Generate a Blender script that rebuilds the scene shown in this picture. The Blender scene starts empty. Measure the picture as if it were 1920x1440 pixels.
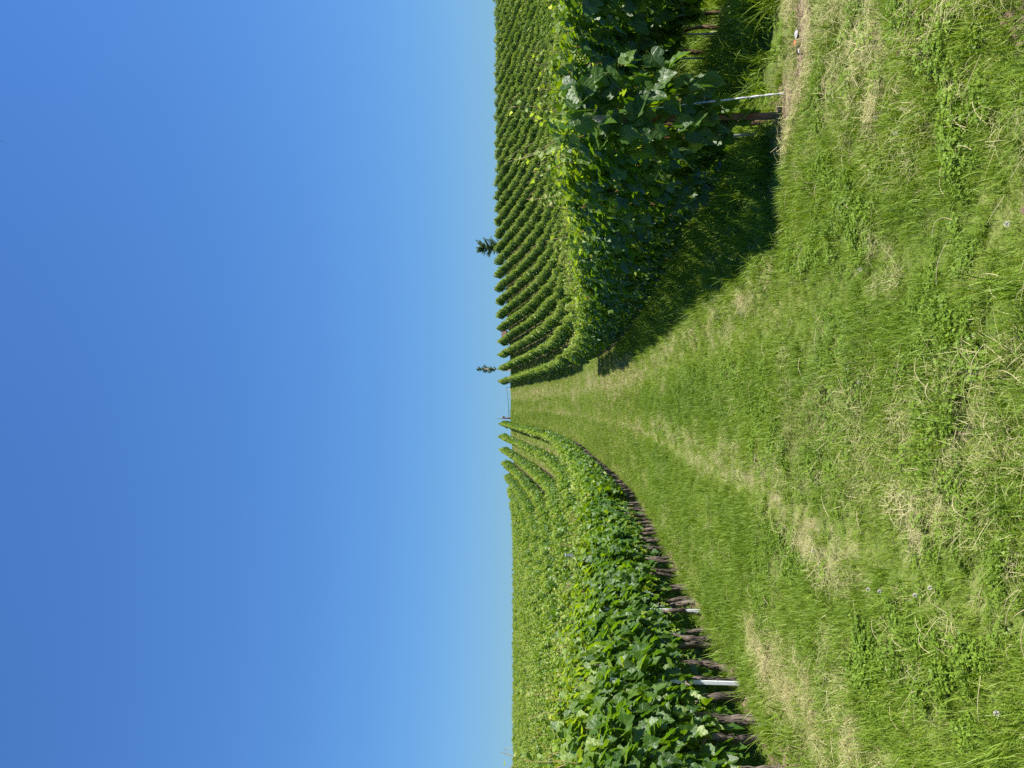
import bpy, math, random
import numpy as np
from mathutils import Matrix, Vector

R = np.random.default_rng(7)
random.seed(7)
S = bpy.context.scene
COL = S.collection

# ------------------------------------------------------------------ camera
PITCH = math.atan(130 / 1550)
EYE = 1.55
cam_d = bpy.data.cameras.new('camera')
cam = bpy.data.objects.new('camera', cam_d)
COL.objects.link(cam)
S.camera = cam
cam_d.sensor_fit = 'HORIZONTAL'
cam_d.sensor_width = 36.0
cam_d.lens = 1550 / 1920 * 36.0
cam_d.clip_start = 0.1
cam_d.clip_end = 3000
fwd = Vector((0, math.cos(PITCH), math.sin(PITCH)))
upv = Vector((0, -math.sin(PITCH), math.cos(PITCH)))
# the camera was held upright and its picture stored lying on its side
cx, cy, cz = -upv, Vector((1, 0, 0)), -fwd
cam.matrix_world = Matrix(((cx.x, cy.x, cz.x, 0), (cx.y, cy.y, cz.y, 0), (cx.z, cy.z, cz.z, EYE), (0, 0, 0, 1)))

# ------------------------------------------------------------------ light
SUN = Vector((1.0, -0.34, 1.85)).normalized()
EL = math.asin(SUN.z)
AZ = math.atan2(SUN.x, SUN.y)
W = bpy.data.worlds.new('World')
S.world = W
W.use_nodes = True
nt = W.node_tree
nt.nodes.clear()
sky = nt.nodes.new('ShaderNodeTexSky')
sky.sky_type = 'NISHITA'
sky.sun_disc = False
sky.sun_elevation = EL
sky.sun_rotation = AZ
sky.air_density = 1.7
sky.dust_density = 0.3
sky.ozone_density = 9.0
hs = nt.nodes.new('ShaderNodeMix')            # one constant tint over the whole sky: the deep blue of a clear June noon
hs.data_type = 'RGBA'
hs.blend_type = 'MULTIPLY'
hs.inputs[0].default_value = 1.0
hs.inputs[7].default_value = (.545, .835, 1.23, 1)
bgn = nt.nodes.new('ShaderNodeBackground')
bgn.inputs['Strength'].default_value = 0.05
wo = nt.nodes.new('ShaderNodeOutputWorld')
nt.links.new(sky.outputs[0], hs.inputs[6])
nt.links.new(hs.outputs[2], bgn.inputs['Color'])
nt.links.new(bgn.outputs[0], wo.inputs['Surface'])
sd = bpy.data.lights.new('sun', 'SUN')
sd.energy = 5.0
sd.angle = math.radians(0.53)
sd.color = (1.0, 0.955, 0.88)
sun = bpy.data.objects.new('sun', sd)
COL.objects.link(sun)
sun.rotation_euler = SUN.to_track_quat('Z', 'Y').to_euler()
sun.location = SUN * 60

S.view_settings.view_transform = 'Standard'
S.view_settings.look = 'None'
S.view_settings.exposure = 1.2
S.view_settings.gamma = 1.0
S.view_settings.use_curve_mapping = False
S.render.engine = 'CYCLES'
S.cycles.max_bounces = 6
S.cycles.diffuse_bounces = 3
S.cycles.glossy_bounces = 2
S.cycles.transmission_bounces = 4
S.cycles.transparent_max_bounces = 4
S.cycles.use_denoising = False


# ------------------------------------------------------------------ helpers
def tag(o, label=None, cat=None, group=None, kind=None):
    if label: o['label'] = label
    if cat: o['category'] = cat
    if group: o['group'] = group
    if kind: o['kind'] = kind
    return o


def link(o, parent=None):
    COL.objects.link(o)
    if parent is not None:
        o.parent = parent
    return o


def empty(name, loc, rz=0.0):
    o = bpy.data.objects.new(name, None)
    o.empty_display_size = 0.1
    o.location = loc
    o.rotation_euler = (0, 0, rz)
    return link(o)


def obj(name, me, parent=None, loc=None):
    o = bpy.data.objects.new(name, me)
    if loc is not None:
        o.location = loc
    return link(o, parent)


def mesh(name, V, F, mats, tint=None, uv=None, fmat=None, smooth=True):
    """V (n,3); F a list of (m,k) index arrays; tint per vertex; fmat a list of material indices per array."""
    me = bpy.data.meshes.new(name)
    V = np.asarray(V, np.float32)
    F = [np.asarray(f, np.int32) for f in F if len(f)]
    me.vertices.add(len(V))
    me.vertices.foreach_set('co', V.ravel())
    nl = sum(f.size for f in F)
    npoly = sum(len(f) for f in F)
    me.loops.add(nl)
    me.loops.foreach_set('vertex_index', np.concatenate([f.ravel() for f in F]))
    me.polygons.add(npoly)
    tot = np.concatenate([np.full(len(f), f.shape[1], np.int32) for f in F])
    me.polygons.foreach_set('loop_start', np.concatenate([[0], np.cumsum(tot)[:-1]]).astype(np.int32))
    try:
        me.polygons.foreach_set('loop_total', tot)
    except Exception:
        pass
    me.polygons.foreach_set('use_smooth', np.full(npoly, smooth))
    for m in mats:
        me.materials.append(m)
    if fmat is not None:
        fm = np.concatenate([np.full(len(f), k, np.int32) for f, k in zip(F, fmat)])
        me.polygons.foreach_set('material_index', fm)
    if tint is not None:
        a = me.attributes.new('tint', 'FLOAT', 'POINT')
        a.data.foreach_set('value', np.asarray(tint, np.float32))
    if uv is not None:
        a = me.attributes.new('leafco', 'FLOAT2', 'POINT')
        a.data.foreach_set('vector', np.asarray(uv, np.float32).ravel())
    me.update()
    me.validate()
    return me


class Bag:
    """collects triangles and quads for one mesh"""
    def __init__(s):
        s.v, s.t, s.q, s.tq, s.tt, s.tint, s.n = [], [], [], [], [], [], 0

    def add(s, V, tris=None, quads=None, tint=0.0, mat=0):
        V = np.asarray(V, float)
        s.v.append(V)
        if tris is not None and len(tris):
            s.t.append((np.asarray(tris) + s.n, mat))
        if quads is not None and len(quads):
            s.q.append((np.asarray(quads) + s.n, mat))
        s.tint.append(np.broadcast_to(np.asarray(tint, float), (len(V),)))
        s.n += len(V)

    def build(s, name, mats, smooth=True):
        arr = [a for a, _ in s.t] + [a for a, _ in s.q]
        fm = [m for _, m in s.t] + [m for _, m in s.q]
        return mesh(name, np.concatenate(s.v), arr, mats, np.concatenate(s.tint), None, fm, smooth)


def tube(P, rad, n=8, rough=0.0, cap=True, rng=R):
    """swept tube along the polyline P with a radius per point; returns V, tris, quads"""
    P = np.asarray(P, float)
    rad = np.broadcast_to(np.asarray(rad, float), (len(P),))
    T = np.gradient(P, axis=0)
    T /= np.linalg.norm(T, axis=1)[:, None] + 1e-9
    ref = np.array([0.3, 1, 0.1]) if abs(T[0][2]) > .7 else np.array([0, 0, 1.0])
    A = np.cross(T, ref); A /= np.linalg.norm(A, axis=1)[:, None] + 1e-9
    B = np.cross(T, A)
    th = np.linspace(0, 2 * math.pi, n, endpoint=False)
    V = []
    for i in range(len(P)):
        r = rad[i] * (1 + rough * rng.uniform(-1, 1, n))
        V.append(P[i] + (np.cos(th) * r)[:, None] * A[i] + (np.sin(th) * r)[:, None] * B[i])
    V = np.concatenate(V)
    q = []
    for i in range(len(P) - 1):
        for k in range(n):
            k2 = (k + 1) % n
            q.append((i * n + k, i * n + k2, (i + 1) * n + k2, (i + 1) * n + k))
    t = []
    if cap:
        c0, c1 = len(V), len(V) + 1
        V = np.concatenate([V, P[:1], P[-1:]])
        for k in range(n):
            k2 = (k + 1) % n
            t.append((c0, k2, k))
            t.append((c1, (len(P) - 1) * n + k, (len(P) - 1) * n + k2))
    return V, np.array(t, int).reshape(-1, 3), np.array(q, int)


def boxv(x0, x1, y0, y1, z0, z1, bevel=0.0):
    """a box with its vertical edges chamfered"""
    b = bevel
    if b <= 0:
        pts = [(x0, y0), (x1, y0), (x1, y1), (x0, y1)]
    else:
        pts = [(x0 + b, y0), (x1 - b, y0), (x1, y0 + b), (x1, y1 - b), (x1 - b, y1), (x0 + b, y1), (x0, y1 - b), (x0, y0 + b)]
    n = len(pts)
    V = [(x, y, z0) for x, y in pts] + [(x, y, z1) for x, y in pts]
    q = [(k, (k + 1) % n, n + (k + 1) % n, n + k) for k in range(n)]
    t = [(0, k + 1, k) for k in range(1, n - 1)] + [(n, n + k, n + k + 1) for k in range(1, n - 1)]
    return np.array(V, float), np.array(t), np.array(q)


def _hash(ix, iy, seed):
    h = (ix.astype(np.int64) * 374761393 + iy.astype(np.int64) * 668265263 + seed * 974711) & 0x7fffffff
    h = ((h ^ (h >> 13)) * 1274126177) & 0x7fffffff
    return ((h ^ (h >> 16)) & 0xffff) / 65535.0


def noise(x, y, seed=0):
    x = np.asarray(x, float); y = np.asarray(y, float)
    ix = np.floor(x).astype(np.int64); iy = np.floor(y).astype(np.int64)
    fx = x - ix; fy = y - iy
    fx = fx * fx * (3 - 2 * fx); fy = fy * fy * (3 - 2 * fy)
    a = _hash(ix, iy, seed); b = _hash(ix + 1, iy, seed); c = _hash(ix, iy + 1, seed); d = _hash(ix + 1, iy + 1, seed)
    return (a * (1 - fx) + b * fx) * (1 - fy) + (c * (1 - fx) + d * fx) * fy


def fbm(x, y, seed=0, o=3):
    s, a, t = 0, .5, 0
    for k in range(o):
        s = s + a * noise(x * 2 ** k, y * 2 ** k, seed + k * 17); t += a; a *= .5
    return s / t


def sstep(t):
    t = np.clip(t, 0, 1)
    return t * t * (3 - 2 * t)


# ------------------------------------------------------------------ terrain
_y = np.arange(-80, 420, .5)


def _prof(ys, zs):
    z = np.interp(_y, ys, zs)
    k = np.ones(13) / 13
    zp = np.pad(z, 12, mode='edge')
    return np.convolve(np.convolve(zp, k, 'same'), k, 'same')[12:-12]


_P = _prof([-80, 0, 6, 12, 18, 25, 30, 37, 45, 55, 63, 69, 75, 89, 101, 115, 121, 130, 150, 300],
           [-2, 0, 0, -.07, -.17, -.2, -.08, .3, .85, 1.35, 2.0, 2.85, 3.8, 6.3, 8.6, 11.3, 11.9, 11.9, 11.0, 0])
_L = _prof([-80, 0, 5, 10, 15, 30, 50, 75, 100, 110, 118, 130, 150, 300],
           [-1, 0, 0.0, .08, .27, 1.15, 2.8, 5.3, 7.9, 8.9, 9.4, 9.4, 8.7, 0])
_Rr = _prof([-80, 0, 6, 20, 30, 45, 55, 63, 75, 86, 101, 115, 121, 130, 150, 300],
            [-2, 0, 0, -.1, 0, .55, .9, 1.4, 2.7, 4.5, 8.0, 11.9, 12.6, 12.6, 11.5, 0])


def terr(x, y):
    x = np.asarray(x, float); y = np.asarray(y, float)
    P = np.interp(y, _y, _P); L = np.interp(y, _y, _L); Q = np.interp(y, _y, _Rr)
    d = np.clip(y, 0, 130)
    wl = sstep((-x - 3.1 - .0235 * d) / (3 + .12 * d))
    wr = sstep((x - 1.5) / (6 + .08 * d))
    z = P * (1 - wl - wr) + L * wl + Q * wr
    # the bank the second right-hand row stands on, the soft ridges under the vines
    z = z + .10 * sstep((x - 2.9 + .0235 * d) / .7) * sstep((y - 6.6) / 1.0) * sstep((45 - y) / 10)
    near = sstep((40 - y) / 20)
    ut = x + .0235 * d
    z = z - .05 * sstep((ut + .98) / .14) * sstep((1.7 - ut) / .5) - .03 * (np.exp(-((ut + .78) / .16) ** 2) + np.exp(-((ut - .75) / .2) ** 2))
    z = z + near * (.07 * (fbm(x * .7, y * .7, 3) - .5) + .05 * (fbm(x * 2.6, y * 2.6, 5) - .5))
    return z


def tz(x, y):
    return float(terr(np.array([x]), np.array([y]))[0])


SL = .0235          # the rows and the track drift a little to the left as they go
RZ = math.atan(SL)


def row_x(c, y):
    return c - SL * y


# ------------------------------------------------------------------ materials
def mat(name):
    m = bpy.data.materials.new(name)
    m.use_nodes = True
    n = m.node_tree
    n.nodes.clear()
    return m, n


def nd(n, t, **kw):
    k = n.nodes.new(t)
    for a, b in kw.items():
        setattr(k, a, b)
    return k


def ramp(n, stops):
    r = nd(n, 'ShaderNodeValToRGB')
    e = r.color_ramp.elements
    while len(e) < len(stops):
        e.new(.5)
    for k, (p, c) in zip(e, stops):
        k.position = p
        k.color = (*c, 1)
    return r


def math_(n, op, a, b=None, clamp=False):
    m = nd(n, 'ShaderNodeMath', operation=op)
    m.use_clamp = clamp
    for i, v in enumerate((a, b)):
        if v is None: continue
        if isinstance(v, (int, float)):
            m.inputs[i].default_value = v
        else:
            n.links.new(v, m.inputs[i])
    return m.outputs[0]


def mixc(n, fac, a, b, mode='MIX'):
    m = nd(n, 'ShaderNodeMix', data_type='RGBA', blend_type=mode)
    for s, v in ((m.inputs[0], fac), (m.inputs[6], a), (m.inputs[7], b)):
        if isinstance(v, (int, float)): s.default_value = v
        elif isinstance(v, tuple): s.default_value = (*v, 1)
        else: n.links.new(v, s)
    return m.outputs[2]


def foliage_mat(name, stops, trans, transl_gain, rough, under, spec=.5, veins=False, patch=0.0, rnd=.22, inst=False):
    m, n = mat(name)
    at = nd(n, 'ShaderNodeAttribute', attribute_name='tint')
    oi = nd(n, 'ShaderNodeObjectInfo')
    f = math_(n, 'ADD', at.outputs['Fac'], math_(n, 'MULTIPLY', math_(n, 'SUBTRACT', oi.outputs['Random'], .5), rnd))
    if inst:
        ai = nd(n, 'ShaderNodeAttribute', attribute_name='dry', attribute_type='INSTANCER')
        f = math_(n, 'ADD', f, ai.outputs['Fac'])
    if patch:
        ge = nd(n, 'ShaderNodeNewGeometry')
        nz = nd(n, 'ShaderNodeTexNoise')
        nz.inputs['Scale'].default_value = .9
        nz.inputs['Detail'].default_value = 3
        n.links.new(ge.outputs['Position'], nz.inputs['Vector'])
        f = math_(n, 'ADD', f, math_(n, 'MULTIPLY', math_(n, 'SUBTRACT', nz.outputs['Fac'], .5), patch))
    r = ramp(n, stops)
    n.links.new(f, r.inputs[0])
    col = r.outputs[0]
    if veins:
        uv = nd(n, 'ShaderNodeAttribute', attribute_name='leafco')
        sp = nd(n, 'ShaderNodeSeparateXYZ')
        n.links.new(uv.outputs['Vector'], sp.inputs[0])
        ax = math_(n, 'ABSOLUTE', sp.outputs[0])
        rr = math_(n, 'SQRT', math_(n, 'ADD', math_(n, 'MULTIPLY', ax, ax), math_(n, 'MULTIPLY', sp.outputs[1], sp.outputs[1])))
        th = math_(n, 'ARCTAN2', ax, sp.outputs[1])
        best = None
        for a in (0.0, .82, 1.75):
            d = math_(n, 'MULTIPLY', math_(n, 'ABSOLUTE', math_(n, 'SUBTRACT', th, a)), rr)
            best = d if best is None else math_(n, 'MINIMUM', best, d)
        v = math_(n, 'SUBTRACT', 1.0, math_(n, 'DIVIDE', best, .028), clamp=True)
        col = mixc(n, math_(n, 'MULTIPLY', v, .45), col, (.19, .25, .08))
    ge2 = nd(n, 'ShaderNodeNewGeometry')
    col2 = mixc(n, math_(n, 'MULTIPLY', ge2.outputs['Backfacing'], .45), col, under)
    b = nd(n, 'ShaderNodeBsdfPrincipled')
    n.links.new(col2, b.inputs['Base Color'])
    b.inputs['Roughness'].default_value = rough
    b.inputs['Specular IOR Level'].default_value = spec
    out = nd(n, 'ShaderNodeOutputMaterial')
    if veins:
        tc = nd(n, 'ShaderNodeAttribute', attribute_name='leafco')
        nz = nd(n, 'ShaderNodeTexNoise')
        nz.inputs['Scale'].default_value = 7
        nz.inputs['Detail'].default_value = 3
        n.links.new(tc.outputs['Vector'], nz.inputs['Vector'])
        bp = nd(n, 'ShaderNodeBump')
        bp.inputs['Strength'].default_value = .35
        bp.inputs['Distance'].default_value = .02
        n.links.new(math_(n, 'SUBTRACT', nz.outputs['Fac'], math_(n, 'MULTIPLY', v, .35)), bp.inputs['Height'])
        n.links.new(bp.outputs[0], b.inputs['Normal'])
    t = nd(n, 'ShaderNodeBsdfTranslucent')
    hv = nd(n, 'ShaderNodeHueSaturation')
    hv.inputs['Value'].default_value = transl_gain
    hv.inputs['Hue'].default_value = .487
    hv.inputs['Saturation'].default_value = 1.08
    n.links.new(col, hv.inputs['Color'])
    n.links.new(hv.outputs[0], t.inputs['Color'])
    mx = nd(n, 'ShaderNodeMixShader')
    mx.inputs[0].default_value = trans
    n.links.new(b.outputs[0], mx.inputs[1])
    n.links.new(t.outputs[0], mx.inputs[2])
    n.links.new(mx.outputs[0], out.inputs['Surface'])
    return m


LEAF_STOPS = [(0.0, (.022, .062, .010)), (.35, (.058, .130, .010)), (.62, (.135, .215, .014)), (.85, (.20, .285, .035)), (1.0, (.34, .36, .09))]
M_leaf = foliage_mat('vine_leaf', LEAF_STOPS, .46, 2.0, .44, (.105, .155, .075), .52, veins=True)
M_fol = foliage_mat('vine_foliage', LEAF_STOPS, .38, 1.8, .48, (.12, .16, .035), .33, patch=.25)
GRASS_STOPS = [(0.0, (.052, .112, .005)), (.3, (.134, .234, .008)), (.52, (.232, .318, .026)), (.7, (.27, .285, .075)), (.86, (.42, .37, .18)), (1.0, (.58, .49, .29))]
M_grass = foliage_mat('grass_blade', GRASS_STOPS, .24, 1.5, .5, (.14, .20, .03), .22, patch=.30, rnd=.16, inst=True)
M_tree = foliage_mat('tree_needles', [(0, (.03, .07, .03)), (.5, (.08, .145, .05)), (1, (.14, .21, .07))], .42, 1.5, .5, (.03, .06, .03), .3)


def simple(name, c0, c1, scale=20, rough=.8, bump=.4, stretch=(1, 1, 1), metal=0.0, dist=.01, spec=.3):
    m, n = mat(name)
    tc = nd(n, 'ShaderNodeTexCoord')
    mp = nd(n, 'ShaderNodeMapping')
    mp.inputs['Scale'].default_value = stretch
    n.links.new(tc.outputs['Object'], mp.inputs[0])
    nz = nd(n, 'ShaderNodeTexNoise')
    nz.inputs['Scale'].default_value = scale
    nz.inputs['Detail'].default_value = 5
    n.links.new(mp.outputs[0], nz.inputs['Vector'])
    r = ramp(n, [(.3, c0), (.7, c1)])
    n.links.new(nz.outputs['Fac'], r.inputs[0])
    b = nd(n, 'ShaderNodeBsdfPrincipled')
    n.links.new(r.outputs[0], b.inputs['Base Color'])
    b.inputs['Roughness'].default_value = rough
    b.inputs['Metallic'].default_value = metal
    b.inputs['Specular IOR Level'].default_value = spec
    bp = nd(n, 'ShaderNodeBump')
    bp.inputs['Strength'].default_value = bump
    bp.inputs['Distance'].default_value = dist
    n.links.new(nz.outputs['Fac'], bp.inputs['Height'])
    n.links.new(bp.outputs[0], b.inputs['Normal'])
    o = nd(n, 'ShaderNodeOutputMaterial')
    n.links.new(b.outputs[0], o.inputs['Surface'])
    return m


M_bark = simple('vine_bark', (.05, .038, .030), (.22, .175, .135), 34, .95, 1.0, (1, 1, .16), dist=.02)
M_bark2 = simple('young_bark', (.09, .045, .028), (.24, .13, .085), 40, .85, .7, (1, 1, .2))
M_cane = simple('cane', (.20, .085, .045), (.34, .20, .09), 30, .6, .2, (1, 1, .2))
M_shoot = simple('green_shoot', (.20, .20, .06), (.36, .24, .10), 20, .5, .1)
M_lime = simple('grape_flower', (.22, .34, .03), (.42, .50, .07), 60, .6, .2)
M_white = simple('white_paint', (.62, .63, .62), (.84, .85, .84), 9, .5, .08, (1, 1, .3))
M_steel = simple('galvanised', (.26, .28, .30), (.46, .49, .52), 14, .45, .1, (1, 1, .3), metal=.35, spec=.5)
M_twine = simple('white_twine', (.50, .48, .44), (.82, .81, .78), 60, .8, .5, (1, 1, 1))
M_blue = simple('blue_cord', (.02, .10, .28), (.05, .22, .5), 60, .7, .2)
M_oldwood = simple('weathered_wood', (.24, .23, .20), (.66, .63, .56), 55, .9, .9, (1, 1, .22), dist=.015)
M_brownwood = simple('brown_wood', (.09, .05, .03), (.20, .12, .07), 30, .9, .6, (1, 1, .15))
M_palewood = simple('pale_wood', (.50, .38, .26), (.70, .56, .42), 10, .8, .3, (1, 1, .2))
M_redwood = simple('red_brown_wood', (.16, .09, .085), (.27, .165, .15), 10, .85, .4, (1, 1, .2))
M_dark = simple('dark_iron', (.02, .02, .024), (.06, .055, .06), 20, .6, .2)
M_roof = simple('roof_tile', (.055, .035, .024), (.11, .065, .042), 12, .85, .5)
M_plaster = simple('plaster', (.40, .38, .34), (.52, .50, .46), 8, .9, .2)
M_soilclod = simple('dry_soil', (.10, .072, .044), (.31, .235, .145), 9, 1.0, .9, dist=.02, spec=.1)
M_stone = simple('grey_stone', (.24, .24, .24), (.48, .48, .49), 14, .85, .5)
M_orange = simple('orange_leaf', (.22, .05, .02), (.40, .13, .04), 18, .6, .2)
M_flower = simple('clover_flower', (.38, .34, .30), (.62, .58, .54), 60, .8, .4)
M_pink = simple('red_clover', (.20, .06, .09), (.34, .14, .17), 60, .8, .4)
M_stalk = simple('clover_stalk', (.06, .12, .02), (.10, .18, .03), 20, .6, .1)


def ground_mat():
    m, n = mat('ground')
    ge = nd(n, 'ShaderNodeNewGeometry')
    at = nd(n, 'ShaderNodeAttribute', attribute_name='tint')    # 1 = bare soil, 0 = turf
    n1 = nd(n, 'ShaderNodeTexNoise'); n1.inputs['Scale'].default_value = 1.6; n1.inputs['Detail'].default_value = 8; n1.inputs['Roughness'].default_value = .7
    n2 = nd(n, 'ShaderNodeTexNoise'); n2.inputs['Scale'].default_value = 26; n2.inputs['Detail'].default_value = 6
    for k in (n1, n2):
        n.links.new(ge.outputs['Position'], k.inputs['Vector'])
    turf = ramp(n, [(.3, (.04, .070, .010)), (.5, (.090, .13, .022)), (.7, (.19, .19, .065))])
    n.links.new(n1.outputs['Fac'], turf.inputs[0])
    soil = ramp(n, [(.3, (.055, .040, .027)), (.55, (.15, .11, .075)), (.75, (.29, .225, .15))])
    n.links.new(n2.outputs['Fac'], soil.inputs[0])
    f = math_(n, 'ADD', at.outputs['Fac'], math_(n, 'MULTIPLY', math_(n, 'SUBTRACT', n2.outputs['Fac'], .5), .8), clamp=True)
    c = mixc(n, f, turf.outputs[0], soil.outputs[0])
    b = nd(n, 'ShaderNodeBsdfPrincipled')
    n.links.new(c, b.inputs['Base Color'])
    b.inputs['Roughness'].default_value = 1
    b.inputs['Specular IOR Level'].default_value = .1
    bp = nd(n, 'ShaderNodeBump'); bp.inputs['Strength'].default_value = .8; bp.inputs['Distance'].default_value = .05
    n.links.new(n2.outputs['Fac'], bp.inputs['Height'])
    n.links.new(bp.outputs[0], b.inputs['Normal'])
    o = nd(n, 'ShaderNodeOutputMaterial')
    n.links.new(b.outputs[0], o.inputs['Surface'])
    return m


M_ground = ground_mat()

# ------------------------------------------------------------------ rows: where they stand
L_OFF = [-2.85 - 1.87 * k for k in range(27)]                 # left block, parallel to the track
RN_OFF = [2.35 + 1.6 * k for k in range(13)]                  # near right block
RF_OFF = [3.1 + 1.88 * k for k in range(32)]                  # hillside right block beyond the cross track
RN_Y0, RN_Y1 = 6.55, 42.0
RF_Y0, RF_Y1 = 55.0, 118.5
L_Y1 = 118.0


def soil_mask(x, y):
    """how bare the ground is: strips under the vines, worn patches"""
    m = np.zeros_like(x)
    for a, b, sx, sy in ((.70, 3.10, .08, .06), (1.36, 3.15, .10, .08), (-.2, 3.6, .07, .06), (2.6, 6.0, .60, .15), (2.08, 6.38, .16, .26)):
        m = np.maximum(m, np.exp(-((x - a) / sx) ** 2 - ((y - b) / sy) ** 2) * 1.3)
    d = np.clip(y, 0, 200)
    u = x + SL * d
    for offs, y0, y1 in ((L_OFF, 3, L_Y1), (RN_OFF, RN_Y0 - .3, RN_Y1), (RF_OFF, RF_Y0 - .5, RF_Y1)):
        for c in offs:
            m = np.maximum(m, np.exp(-((u - c) / .28) ** 2) * ((y > y0) & (y < y1)) * .9)
    return m


# straw: places where cut grass dried (x, y, half widths)
STRAW = [(-.98, 7.0, .10, .5), (-1.06, 6.1, .13, .55), (-1.12, 5.3, .12, .45), (-.9, 8.4, .08, .7), (-.88, 10.2, .07, .9),
         (-2.34, 7.3, .22, .6), (-2.28, 6.4, .32, .55), (-2.2, 5.7, .34, .5), (-2.05, 4.95, .32, .45),
         (2.9, 6.2, .6, .30), (2.5, 5.95, .6, .34), (2.05, 6.35, .32, .40), (1.98, 6.75, .16, .3), (1.9, 7.3, .10, .3),
         (1.95, 4.55, .25, .10), (1.67, 4.45, .22, .10), (1.45, 4.55, .16, .08), (.71, 4.6, .06, .2), (.55, 4.5, .06, .22),
         (-.62, 4.1, .10, .10), (-.75, 4.15, .10, .08), (.95, 7.3, .12, .25), (.85, 8.3, .12, .5), (1.0, 10.5, .14, .8), (.9, 13.5, .16, 1.5), (.7, 18, .2, 2.5)]


def straw_mask(x, y):
    m = np.zeros_like(x)
    for a, b, sx, sy in STRAW:
        m = np.maximum(m, np.exp(-((x - a) / sx) ** 2 - ((y - b) / sy) ** 2))
    u = x + SL * y
    n = fbm(x * 1.7, y * .8, 31, 3)
    m = m * (.35 + 1.1 * fbm(x * 5, y * 4, 77, 2))
    # thin faded streaks running along the track, thicker on the hillside
    st = sstep((fbm(u * 2.3, y * .22, 41, 3) - .55) / .15)
    mid = sstep((u + 1.0) / .12) * sstep((1.9 - u) / .5)
    m = np.maximum(m, st * (.10 + .22 * mid + .15 * sstep((y - 12) / 25)))
    m = np.maximum(m, (.09 + .30 * sstep((x - .8) / 1.0) * sstep((6.6 - y) / .6)) * sstep((n - .56) / .12))
    m = np.maximum(m, .42 * np.exp(-((u - 1.05) / .35) ** 2) * sstep((y - 8) / 4) * fbm(x * 3, y * 1.2, 15, 2) * 1.6)
    m = np.maximum(m, .34 * np.exp(-((u + .82) / .10) ** 2) * sstep((y - 7) / 2) * fbm(x * 3, y * .8, 16, 2) * 1.8)
    return np.clip(m, 0, 1)


# ------------------------------------------------------------------ ground
def axis(bands):
    out = []
    for a, b, s in bands:
        out.append(np.arange(a, b, s))
    return np.concatenate(out)


gx = axis([(-420, -90, 30), (-90, -30, 3), (-30, -8, .8), (-8, 8, .12), (8, 30, .8), (30, 90, 3), (90, 421, 30)])
gy = axis([(-60, 0, 6), (0, 2, .5), (2, 14, .12), (14, 30, .3), (30, 60, .8), (60, 140, 1.5), (140, 400, 12)])
GX, GY = np.meshgrid(gx, gy)
GZ = terr(GX, GY)
GZ = GZ - np.where(np.abs(GX) > 90, (np.abs(GX) - 90) * .05, 0)
nx, ny = len(gx), len(gy)
idx = np.arange(nx * ny).reshape(ny, nx)
quads = np.stack([idx[:-1, :-1], idx[:-1, 1:], idx[1:, 1:], idx[1:, :-1]], -1).reshape(-1, 4)
sm = np.clip(soil_mask(GX, GY) + .5 * straw_mask(GX, GY) * (GY < 60), 0, 1)
sm[np.abs(GX) > 60] = .4
gme = mesh('ground', np.stack([GX, GY, GZ], -1).reshape(-1, 3), [quads], [M_ground], tint=sm.ravel())
tag(obj('ground', gme), 'grassy vineyard hillside rising to a crest under the sky', kind='structure')

# ------------------------------------------------------------------ leaf templates
_half = np.array([(.05, -.10), (.17, -.21), (.31, -.20), (.37, -.09), (.47, -.02), (.45, .12), (.50, .26), (.41, .33),
                  (.33, .37), (.30, .48), (.20, .55), (.12, .68)])


def leaf_hi(rng, tint, fold=.35, droop=.5):
    h = _half * (1 + rng.uniform(-.07, .07, _half.shape))
    h2 = _half * (1 + rng.uniform(-.07, .07, _half.shape))
    out = np.concatenate([h, [(0.02 * rng.uniform(-1, 1), .80)], (h2 * [-1, 1])[::-1], [(0, -.02)]])
    n = len(out)
    cen = np.array([(0, .22)])
    midr = cen + (out - cen) * .55
    P = np.concatenate([cen, midr, out])
    x, y = P[:, 0], P[:, 1]
    wav = np.concatenate([[0], rng.uniform(-.015, .015, n), rng.uniform(-.04, .04, n)])
    z = fold * np.abs(x) - droop * (x ** 2 * .6 + np.clip(y, 0, 1) ** 2 * .45) + wav + .18 * rng.uniform(-1, 1) * x
    V = np.stack([x, y, z], -1)
    k = np.arange(n); k2 = (k + 1) % n
    t = np.stack([np.zeros(n, int), 1 + k, 1 + k2], -1)
    q = np.stack([1 + k, 1 + n + k, 1 + n + k2, 1 + k2], -1)
    # the stalk the blade hangs from
    st = np.array([(-.011, 0, 0.004), (.011, 0, 0.004), (.006, -.30, .12), (-.006, -.30, .12), (0, -.05, -.012), (0, -.30, .108)])
    sq = np.array([(0, 1, 2, 3), (1, 4, 5, 2), (4, 0, 3, 5)]) + len(V)
    tn = np.concatenate([np.full(len(V), tint), np.full(6, .92)])
    V2 = np.concatenate([V, st])
    uv = np.concatenate([P, np.tile([[2.0, 2.0]], (6, 1))])
    return mesh('leaf', V2, [t, q, sq], [M_leaf], tn, uv)


HI_MATURE = [leaf_hi(R, .12 + .06 * k, R.uniform(.1, .5), R.uniform(.25, .75)) for k in range(7)]
HI_YOUNG = [leaf_hi(R, .60 + .09 * k, R.uniform(.2, .5), R.uniform(.2, .6)) for k in range(4)]

_MID = np.array([(0, -.02, 0), (.20, -.2, .05), (.46, -.02, .10), (.49, .28, .05), (.27, .45, -.02), (0, .78, -.16),
                 (-.27, .45, -.02), (-.49, .28, .05), (-.46, -.02, .10), (-.20, -.2, .05), (0, .22, .02)])
_MIDT = np.array([(10, k, (k + 1) % 10) for k in range(10)])
_LO = np.array([(0, -.15, 0), (.48, .12, .12), (0, .75, -.12), (-.48, .12, .12), (0, .25, 0.0)])
_LOT = np.array([(4, 0, 1), (4, 1, 2), (4, 2, 3), (4, 3, 0)])


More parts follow.
